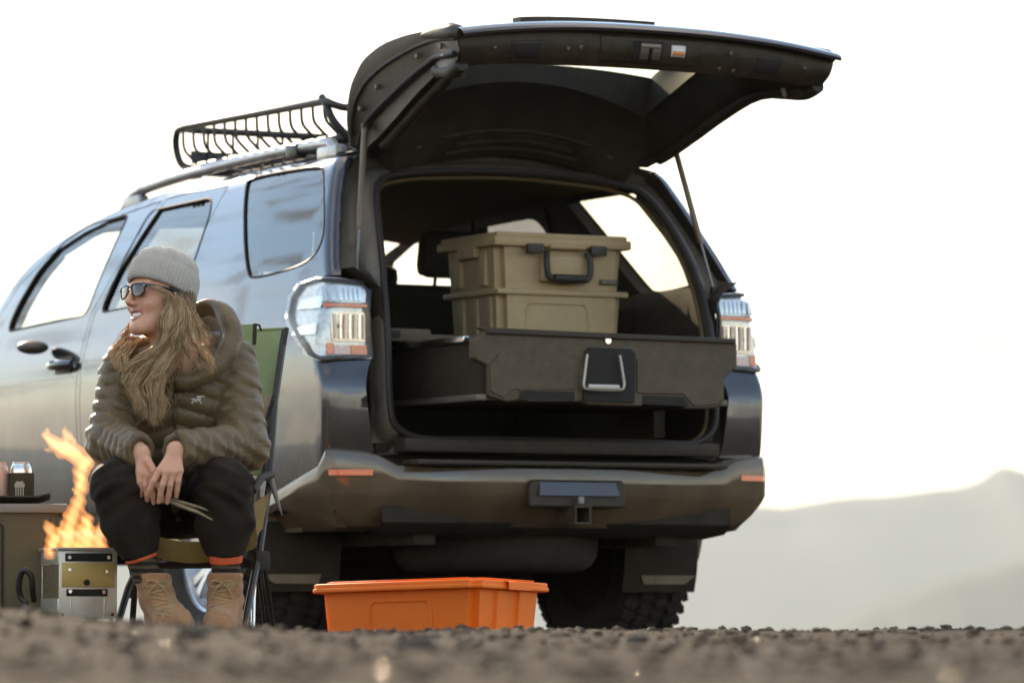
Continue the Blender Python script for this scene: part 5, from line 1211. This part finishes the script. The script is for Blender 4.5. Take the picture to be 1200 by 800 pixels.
def hand_sdf(wr, arm, kn, tips, thumb, dep_knuckle=.0):
    def fn(P):
        d = None
        pm = (np.array(wr) + np.array(kn[1])) / 2
        for k in kn:
            q = cap(P, wr, k, .0135, .0105); d = q if d is None else smin(d, q, .016)
        d = smin(d, cap(P, arm, wr, .029, .0215), .02)
        for k, t in zip(kn, tips):
            k = np.array(k); t = np.array(t); L = np.linalg.norm(t - k); m1 = k + (t - k) * .44 + np.array([0, -.12 * L, .02 * L]); m2 = k + (t - k) * .76 + np.array([0, -.07 * L, 0])
            q = chain(P, [k, m1, m2, t], [.0098, .0088, .0080, .0068], .003)[0]; d = smin(d, q, .0035)
        q = chain(P, thumb, [.0125, .0105, .0085], .004)[0]; return smin(d, q, .006)
    return fn
px = lambda x, y, d: Lc(x, y, d)
hr_kn = [px(187, 551, 12.885), px(195, 553, 12.88), px(203, 553, 12.885), px(211, 551, 12.895)]; hr_tp = [px(172.5, 580, 12.90), px(186, 588, 12.90), px(196, 588.5, 12.905), px(206.5, 581, 12.91)]
hr_th = [px(198, 536, 12.915), px(186, 552, 12.93), px(181, 566, 12.935)]
hl_kn = [px(163, 553, 12.925), px(170, 556, 12.925), px(177, 557, 12.93), px(183, 555, 12.935)]; hl_tp = [px(164.5, 581, 12.935), px(172.5, 586, 12.935), px(180, 589, 12.935), px(190.5, 587, 12.93)]
hl_th = [px(173, 540, 12.925), px(180, 551, 12.915), px(183, 560, 12.915)]
for (wr, el_, kn, tp, th) in ((px(206, 527, 12.925), ELr, hr_kn, hr_tp, hr_th), (px(165, 530, 12.95), ELl, hl_kn, hl_tp, hl_th)):
    arm = np.array(wr) + (np.array(el_) - np.array(wr)) * .35; pts = np.array(list(kn) + list(tp) + [wr, arm]); v, f = sdf_mesh(hand_sdf(wr, arm, kn, tp, th), pts.min(0) - .045, pts.max(0) + .045, .0024); BV.append(v); BF.append(f + off); off += len(v)
body = skin_build('body', np.concatenate(BV), np.concatenate(BF), [SKIN, LIPS], person, 1)
mi = np.zeros(len(body.data.polygons), np.int32); mi[lipfaces] = 1; body.data.polygons.foreach_set('material_index', mi)
mb = MB(); mb.grid([[hl(p) for p in teeth_l[:12]], [hl(p) for p in teeth_l[12:]]]); mb.v = put(mb.v); mb.build('teeth', TEETH, body)
# ---- sunglasses
def lens_outline(s, grow=0.0):
    o = [(-.026, .017), (-.010, .0205), (.010, .020), (.027, .0185), (.0275, .006), (.024, -.010), (.014, -.0195), (-.004, -.0205), (-.018, -.0145), (-.0255, .0)]; o = [tuple(p) for p in spline([np.array(p) * (1 + grow) for p in o], 4, True)]
    return [(s * (.0335 + x), z + .001) for x, z in o]
def gpos(x, z, d=0.0): return hl((x, .1085 - 3.2 * x * x + d, z))
sg = None
for s in (-1, 1):
    o = lens_outline(s); i_ = lens_outline(s, -.13); mb = MB(); ring = [[gpos(x, z, .002) for x, z in o], [gpos(x, z, .003) for x, z in i_], [gpos(x, z, -.003) for x, z in i_], [gpos(x, z, -.003) for x, z in o]]
    mb.grid(ring + ring[:1], True); mb.v = put(mb.v); q = mb.build('glasses_rim', GLS, person)
    if sg is None: sg = q
    c = np.mean([gpos(x, z, .0012) for x, z in i_], 0); mb = MB(); mb.raw([c + (c - hl((0, 0, 0))) * .02] + [gpos(x, z, 0.0) for x, z in i_], [(0, 1 + k, 1 + (k + 1) % len(i_)) for k in range(len(i_))]); mb.v = put(mb.v); mb.build('lens', LNS, q)
    mb = MB(); mb.tube([gpos(s * .060, .012), hl((s * .073, .085, .012)), hl((s * .079, .04, .010)), hl((s * .082, -.01, .008)), hl((s * .078, -.03, -.005))], [.0055, .0050, .0040, .0036, .0036], 8); mb.v = put(mb.v); mb.build('temple_arm', GLS, q)
    mb = MB(); mb.box((0, 0, 0), (.004, .004, .004), .001); mb.v = [tuple(np.array(p) + gpos(s * .061, .012, .003)) for p in mb.v]; mb.v = put(mb.v); mb.build('hinge_stud', CHROME, q)
mb = MB(); mb.tube([gpos(-.010, .010), gpos(0, .012, .002), gpos(.010, .010)], .003, 8); mb.v = put(mb.v); mb.build('bridge', GLS, sg)
# ---- beanie
ht = math.radians(17); ha = np.array([0, -math.sin(ht), math.cos(ht)]); hb = np.array([0, math.cos(ht), math.sin(ht)]); HO = np.array([0, -.004, .016])
def hatp(th, h, rx, ry, rib): return hl(HO + np.array([rx + rib, 0, 0]) * np.array([math.cos(th), 0, 0]) + hb * (ry + rib) * math.sin(th) + ha * h)
NT = 208
def ribf(k, amp, fr): return amp * math.cos(2 * math.pi * k * fr / NT)
cuff = [(-.002, .079, .099), (-.004, .084, .105), (.002, .090, .111), (.02, .0915, .112), (.045, .0905, .1105), (.066, .088, .107), (.073, .084, .102), (.070, .079, .097)]
mb = MB(); mb.grid([[hatp(2 * math.pi * k / NT, h, rx, ry, ribf(k, .0021 if 0 < i < 6 else .0005, 52)) for k in range(NT)] for i, (h, rx, ry) in enumerate(cuff)], True); mb.v = put(mb.v); hat = mb.build('beanie', WOOL, person, angle=80)
crown = [(.062, .081, .099), (.078, .0815, .0985), (.092, .0785, .094), (.104, .072, .085), (.114, .061, .071), (.122, .046, .053), (.127, .028, .031), (.129, .010, .011), (.1295, .001, .001)]
rows = []
for i, (h, rx, ry) in enumerate(crown):
    r = []
    for k in range(NT):
        th = 2 * math.pi * k / NT; wr_ = .004 * math.sin(5 * th + 1.2) * (i / 8) + .003 * math.sin(9 * th + i); sl = .012 * (i / 8) ** 2; p = hatp(th, h + wr_ * .4, rx, ry, ribf(k, .0010, 52) + wr_ * .6); r.append(p - HS * (HM @ np.array([0, sl, 0])))
    rows.append(r)
mb = MB(); mb.grid(rows, True); mb.v = put(mb.v); mb.build('beanie_crown', WOOL, hat, angle=80)

# ---- jacket
def quilt(s, pitch, amp, p=.55): return amp * np.abs(np.sin(math.pi * s / pitch)) ** p
CUl = WRl + (ELl - WRl) * .06; CUr = WRr + (ELr - WRr) * .06
def jacket_sdf(P):
    zc = P[..., 2] + .30 * np.abs(P[..., 0] - CH[0]) - .06 * (P[..., 1] - CH[1])
    t = smin(ell(P, CH, (.172, .118, .175)), ell(P, BE, (.168, .128, .15)), .06); t = smin(t, ell(P, PE, (.178, .138, .085)), .05)
    t = smin(t, cap(P, SHl + np.array([.02, .01, .0]), SHr + np.array([-.02, 0, .0]), .068), .06); t = smin(t, ell(P, Lc(214, 415, 13.30), (.10, .09, .06)), .04)
    t = t - quilt(zc, .052, .011)
    d = t
    for c, r in (([SHl, ELl * .96 + SHl * .04, CUl], [.067, .060, .045]), ([SHr, ELr, CUr], [.070, .062, .046])):
        q, s = chain(P, c, r, .03); wr = .0025 * np.sin(P[..., 2] * 130 + P[..., 0] * 90) ; q = q - quilt(s + .006 * np.sin(P[..., 0] * 60), .041, .009) + wr
        w = WRl if c[0] is SHl else WRr; ax_ = np.array(w) - c[-1]; ax_ = ax_ / np.linalg.norm(ax_); q = smax(q, ((P - np.array(c[-1] + ax_ * .022, np.float32)) @ ax_.astype(np.float32)), .010); q = smax(q, -cap(P, c[-1], np.array(w) + ax_ * .05, .027), .008)   # cuffs end cleanly
        d = smin(d, q, .014)
    # collar and hood roll
    hp_ = spline([np.append(Lc(*q[:3]), q[3]) for q in ((226, 368, 13.38, .022), (246, 360, 13.36, .027), (264, 371, 13.30, .031), (272, 396, 13.25, .033), (260, 422, 13.20, .032), (236, 440, 13.165, .028), (212, 448, 13.155, .022))], 4); hd = chain(P, [q[:3] for q in hp_], [q[3] for q in hp_], 0)[0]
    hd = smin(hd, ell(P, Lc(240, 395, 13.44), (.085, .045, .085)), .03); hd = smin(hd, chain(P, [Lc(212, 446, 13.155), Lc(188, 436, 13.16), Lc(176, 420, 13.20), Lc(178, 405, 13.27)], [.024, .024, .022, .02], .02)[0], .02)
    hd = hd + .0025 * np.sin(P[..., 2] * 48 + P[..., 0] * 31) * np.sin(P[..., 1] * 60)
    d = smin(d, hd, .012)
    d = smax(d, -cap(P, Lc(213, 420, 13.22), Lc(232, 375, 13.32), .048, .054), .012)              # neck and hood opening
    return d
jl = np.array([SHl, SHr, ELl, ELr, CUl, CUr, CH, PE, Lc(272, 360, 13.3)]); v, f = sdf_mesh(jacket_sdf, jl.min(0) - .17, jl.max(0) + .14, .0052)
jacket = skin_build('jacket', v, f, JACK, person, 1)
JBVH = BVHTree.FromPolygons([Vector(p) for p in put(v)], [tuple(int(i) for i in q) for q in f])
def front(x, y):
    d = Vector(ray(x, y)); h = JBVH.ray_cast(Vector(C0), d.normalized()); return (np.array(h[0]) - C0) @ FW if h[0] is not None else None
def onj(x, y, lift=.002):
    d = front(x, y); return loc2w(*Lc(x, y, (d if d else 13.2) - lift))
mb = MB(); mb.tube([onj(x, y, .003) for x, y in spline([(206, 447), (205, 460), (204, 480), (205, 500), (208, 515)], 6)], .0038, 8); mb.build('zip', mat('zip_brown', (.06, .045, .03), .5), jacket)
EMB = mat('white_embroidery', (.72, .66, .60), .7, bump=.5, bscale=900)
zz = lambda x, y: (215 + x / 32, 455 + y / 32)
for poly in ([(300, 390), (400, 400), (490, 425), (600, 395), (640, 330), (510, 285)], [(500, 340), (640, 320), (700, 300), (785, 285)], [(650, 270), (640, 330)], [(430, 430), (380, 470), (300, 560)], [(490, 425), (460, 515)], [(540, 420), (590, 480), (655, 500), (655, 580)], [(620, 370), (620, 430)]):
    mb = MB(); mb.tube([onj(*zz(x, y), .0015) for x, y in poly], .0024, 6); mb.build('chest_emblem', EMB, jacket)

# ---- trousers, socks, boots
def trou_sdf(P):
    d = ell(P, PE + np.array([0, .0, -.01]), (.172, .135, .10))
    for h, k, a, sg_ in ((HIl, KNl, ANl, -1), (HIr, KNr, ANr, 1)):
        hem = a + (k - a) * .165; mid = k * .55 + a * .45 + np.array([0, .02, 0])
        q, s = chain(P, [h, k + np.array([0, .02, 0]), mid, hem], [.098, .076, .078, .052], .04)
        wp = P[..., 0] * 21 * sg_ + 1.9 * np.sin(P[..., 2] * 17 + P[..., 1] * 9); wr = .0045 * np.sin(P[..., 2] * 34 + wp * 2.1) * np.sin(P[..., 0] * 31 + P[..., 2] * 13 + sg_) + .003 * np.sin(P[..., 2] * 71 + wp * 3.3) * np.sin(P[..., 1] * 43 + 2)
        q = q + wr; up_ = (k - a) / np.linalg.norm(k - a); q = smax(q, -((P - np.array(hem, np.float32)) @ up_.astype(np.float32)), .006); d = smin(d, q, .025)
    return d
tj = np.array([HIl, HIr, KNl, KNr, ANl, ANr, PE]); v, f = sdf_mesh(trou_sdf, tj.min(0) - np.array([.15, .15, .02]), tj.max(0) + .17, .0075); trou = skin_build('trousers', v, f, TROU, person, 2)
SOCK = mat('striped_sock', (.02, .016, .012), .9); n_ = SOCK.node_tree; w_ = n_.nodes.new('ShaderNodeTexWave'); w_.wave_type = 'BANDS'; w_.bands_direction = 'Z'; w_.inputs['Scale'].default_value = 17; w_.inputs['Distortion'].default_value = 2.5
tcc = n_.nodes.new('ShaderNodeTexCoord'); n_.links.new(tcc.outputs['Object'], w_.inputs['Vector']); r_ = n_.nodes.new('ShaderNodeValToRGB'); r_.color_ramp.elements[0].color = (.012, .010, .008, 1); r_.color_ramp.elements[1].color = (.10, .062, .028, 1); r_.color_ramp.elements[0].position = .55; r_.color_ramp.elements[1].position = .72
n_.links.new(w_.outputs['Fac'], r_.inputs['Fac']); n_.links.new(r_.outputs['Color'], n_.nodes['Principled BSDF'].inputs['Base Color'])
for a, k in ((ANl, KNl), (ANr, KNr)):
    mb = MB(); u_ = (k - a); P = [a - u_ * .10, a, a + u_ * .06, a + u_ * .2, a + u_ * .3]; mb.tube(P, [.042, .041, .042, .043, .042], 20); mb.v = put(mb.v); mb.build('sock', SOCK, person)
u_ = KNr - ANr; mb = MB(); mb.tube([ANr + u_ * .085, ANr + u_ * .095, ANr + u_ * .165, ANr + u_ * .18], [.044, .047, .049, .046], 24, False); mb.v = put(mb.v); ob = mb.build('orange_cuff', mat('orange_band', (.62, .10, .03), .7), trou); solid(ob, .003, -1)
u_ = KNl - ANl; mb = MB(); mb.tube([ANl + u_ * .13, ANl + u_ * .15, ANl + u_ * .165], [.046, .048, .046], 24, False); mb.v = put(mb.v); mb.build('orange_cuff', MATS['orange_band'], trou)
def boot(an_, toe_dir, name, lean=(0, 0)):
    td = np.array([toe_dir[0], toe_dir[1], 0]); td /= np.linalg.norm(td); sd = np.array([-td[1], td[0], 0]); g = float(gz(an_[0], an_[1] - .1)); base = np.array([an_[0] - lean[0], an_[1] - lean[1], g - .004]); top = np.array([an_[0], an_[1], an_[2]])
    B3 = np.stack([td, sd, [0, 0, 1]], 1)
    TXY = ((B3.T @ (top - base))[0], (B3.T @ (top - base))[1])
    def fn(P):
        Q = (P - base.astype(np.float32)) @ B3.astype(np.float32); hh = top[2] - base[2]; tx, ty = TXY
        d = chain(Q, [(-.03, 0, .05), (-.018 + tx * .5, ty * .5, .11), (tx, ty, hh)], [.045, .049, .051], .02)[0]
        d = smin(d, chain(Q, [(-.03, 0, .05), (.06, 0, .055), (.13, .004, .042), (.165, .006, .036)], [.044, .046, .043, .034], .02)[0], .03)
        d = smin(d, cap(Q, (.035 + tx * .4, ty * .4, .10), (.01 + tx, ty, hh), .034, .034), .03); d = d + .0018 * np.sin(Q[..., 2] * 140 + Q[..., 0] * 60) * np.sin(Q[..., 1] * 90)
        d = smax(d, Q[..., 2] - hh, .008); d = smax(d, -cap(Q, (tx, ty, hh - .02), (tx, ty, hh + .1), .040), .006); return smax(d, -(Q[..., 2] - .018), .004)
    lo = base + np.array([-.23, -.25, 0.0]); hi = base + np.array([.23, .13, top[2] - base[2] + .04]); v, f = sdf_mesh(fn, lo, hi, .0042); bo = skin_build(name, v, f, BOOT, person, 1)
    def sole(P):
        Q = (P - base.astype(np.float32)) @ B3.astype(np.float32); d = smin(ell(Q, (-.025, 0, .008), (.062, .047, .5)), ell(Q, (.10, .003, .008), (.10, .05, .5)), .05); d = d + .002 * np.sign(np.sin(Q[..., 0] * 260)) * (Q[..., 2] < .010); return smax(d, np.abs(Q[..., 2] - .010) - .014, .003)
    v, f = sdf_mesh(sole, lo - np.array([0, 0, .02]), hi, .0045); skin_build('sole', v, f, SOLE, bo, 0)
    # laces
    def surf(x, z):
        best = None
        for r in np.linspace(.16, 0, 80):
            q = base + B3 @ np.array([r, x + TXY[1] * min(1, max(0, z / (top[2] - base[2]))), z])
            if fn(np.array([q], np.float32))[0] < 0: best = q; break
        return loc2w(*((best if best is not None else base) + td * .003))
    hh = top[2] - base[2]
    for k in range(5):
        z = hh - .028 - k * .024; mb = MB(); s_ = 1 if k % 2 else -1; mb.tube([surf(x * .030, z + s_ * .006 * x) for x in np.linspace(-1, 1, 7)], .0024, 6); mb.tube([surf(x * .030, z - .012 - s_ * .008 * x) for x in np.linspace(-1, 1, 7)], .0022, 6); mb.build('lace', LACE, bo)
    z = hh - .03; c = np.array(surf(0, z)); mb = MB(); r_w = RT
    for s_ in (-1, 1): mb.tube(spline([c, c + RT * s_ * .022 + np.array([0, 0, .008]) - FH * .012, c + RT * s_ * .038 + np.array([0, 0, -.004]) - FH * .012, c + RT * s_ * .020 + np.array([0, 0, -.010]) - FH * .01, c], 4), .0022, 6); mb.tube(spline([c, c + RT * s_ * .02 + np.array([0, 0, -.018]) - FH * .012, c + RT * s_ * .03 + np.array([0, 0, -.04]) - FH * .008], 4), .002, 6)
    mb.build('lace_bow', LACE, bo)
    return bo
boot(Lc(177, 671, 12.99), (.30, -1), 'boot', (-.045, .01)); boot(Lc(264, 671, 13.0), (-.06, -1), 'boot', (.004, 0))

# ---- hair: locks that follow drawn guides, kept in front of jacket and neck
rg = np.random.RandomState(11)
def lock(mb, guide, jit, r0, seedwave, amp, flat=.55, n=22, follow=True):
    g = np.array([(x + rg.normal(0, jit), y + rg.normal(0, jit * .5), d) for x, y, d in guide]); P = np.array(spline(g, 6)); m = len(P); out = []; ph = rg.rand() * 6.28; fr = rg.uniform(1.6, 2.6)
    for i, (x, y, d) in enumerate(P):
        t = i / (m - 1); x += amp * math.sin(ph + t * 6.28 * fr) * min(1, t * 2.2); d += .006 * math.cos(ph + t * 6.28 * fr); out.append((x, y, d))
    if follow:
        for i in range(0, m):
            x, y, d = out[i]
            if y > 398:
                fd = front(x, y)
                if fd is not None and d > fd - .008: out[i] = (x, y, fd - .008 - r0 * .6)
    D = np.array([o[2] for o in out]); D[1:-1] = (D[:-2] + D[1:-1] + D[2:]) / 3
    W3 = [loc2w(*Lc(x, y, dd)) for (x, y, _), dd in zip(out, D)]; rr = [r0 * (.55 + .45 * math.sin(math.pi * min(1, i / (m - 1) * 1.4 + .2))) * (1 - .85 * max(0, (i / (m - 1) - .6) / .4)) for i in range(m)]
    mb.tube(W3, rr, 5 if r0 > .001 else 3)
G = {   # (pixel x, pixel y, distance) guides
 'front': [[(204, 352, 13.09), (201, 372, 13.075), (194, 396, 13.08), (180, 416, 13.09), (165, 436, 13.09), (158, 456, 13.09), (167, 476, 13.08), (173, 492, 13.08)],
           [(207, 352, 13.09), (206, 378, 13.08), (199, 404, 13.09), (186, 428, 13.09), (176, 452, 13.09), (183, 476, 13.085), (180, 498, 13.08)],
           [(209, 353, 13.10), (211, 382, 13.085), (205, 408, 13.09), (194, 432, 13.09), (187, 456, 13.09), (191, 474, 13.09), (186, 490, 13.08)],
           [(201, 350, 13.09), (196, 374, 13.075), (189, 400, 13.08), (171, 416, 13.085), (153, 428, 13.09), (150, 446, 13.09), (160, 464, 13.09), (164, 482, 13.085)]],
 'far': [[(160, 397, 13.22), (150, 398, 13.20), (142, 406, 13.16), (136, 418, 13.13), (141, 432, 13.11), (152, 442, 13.10), (156, 458, 13.09)], [(168, 396, 13.22), (158, 402, 13.19), (147, 411, 13.15), (146, 426, 13.12), (155, 438, 13.10), (150, 452, 13.09)], [(156, 378, 13.24), (147, 392, 13.22), (140, 404, 13.18), (133, 412, 13.15), (137, 424, 13.12)]],
 'back': [[(214, 352, 13.12), (221, 376, 13.09), (226, 398, 13.085), (237, 412, 13.09), (246, 424, 13.09), (249, 438, 13.09)], [(210, 350, 13.10), (214, 376, 13.08), (214, 400, 13.08), (226, 420, 13.09), (238, 432, 13.09)], [(216, 354, 13.13), (226, 372, 13.11), (236, 392, 13.10), (243, 404, 13.10)], [(206, 350, 13.09), (208, 374, 13.075), (204, 396, 13.075), (212, 414, 13.085), (218, 434, 13.09)]],
 'brow': [[(176, 335, 13.065), (186, 338, 13.065), (197, 345, 13.07), (206, 356, 13.08), (208, 372, 13.075)], [(182, 337, 13.065), (194, 342, 13.07), (203, 352, 13.075), (205, 368, 13.075)]] }
hair = None
for (grp, cnt, jit, r0, amp, m) in (('front', 74, 3.6, .0027, 2.6, HAIR), ('far', 34, 2.8, .0020, 1.8, HAIR), ('back', 44, 2.6, .0026, 2.4, HAIR), ('brow', 34, 2.0, .0020, .8, HAIR), ('front', 30, 3.6, .0028, 2.6, HAIRL), ('back', 18, 2.6, .0026, 2.4, HAIRL), ('far', 12, 2.8, .0022, 1.8, HAIRL), ('front', 9, 3.0, .0055, 1.2, HAIRD), ('back', 6, 2.5, .0055, 1.0, HAIRD)):
    mb = MB()
    for k in range(cnt): lock(mb, [(x, y, d + (.012 if m is HAIRD else 0)) for x, y, d in G[grp][k % len(G[grp])]], jit, r0 * rg.uniform(.55, 1.1), k, amp)
    o = mb.build('hair', m, person, angle=180)
mb = MB()
for k in range(420):
    grp = ('front', 'far', 'back', 'front')[k % 4]; lock(mb, G[grp][rg.randint(len(G[grp]))], 6.0 if grp != 'far' else 3.5, .0007, k, 3.2 if grp != 'far' else 2.0, follow=True)
mb.build('hair', HAIR, person, angle=180)
# hair cap under the hat at the nape
v, f = sdf_mesh(lambda P: smax(ell(P, (0, -.028, -.015), (.088, .088, .115)), P[..., 1] - .028 + .25 * P[..., 2], .01), (-.11, -.13, -.14), (.11, .08, .12), .005)
skin_build('hair', np.array([hl(p) for p in v]), f, HAIRD, person, 1)

# ---- sticks held in the hands
WOODM = mat('split_wood', (.20, .14, .075), .8, col2=(.34, .26, .16), vscale=40, bump=.5, bscale=120)
def stick(pts, w, t, label):
    c = [loc2w(*Lc(*p)) for p in pts]; rows = []
    for i, p in enumerate(c):
        k = min(1, .35 + min(i, len(c) - 1 - i) * .5); rows.append([p + np.array([0, 0, w * k]) , p + FH * t * k, p - np.array([0, 0, w * k * .8]), p - FH * t * k])
    mb = MB(); mb.grid(rows, True, True); o = mb.build('wood_stick', WOODM, None, angle=25); tag(o, label, 'stick')
stick([(145, 559, 12.955), (153, 565, 12.95), (176, 575, 12.945), (200, 588, 12.93), (215, 594, 12.925), (232, 600, 12.92), (249, 609, 12.915)], .0065, .004, 'split wood stick with a broad pale end held between both hands')
stick([(190, 580, 12.935), (205, 586, 12.93), (222, 591, 12.93), (236, 595, 12.935), (244, 598, 12.94)], .005, .003, 'thinner pointed wood stick held above the broad one')
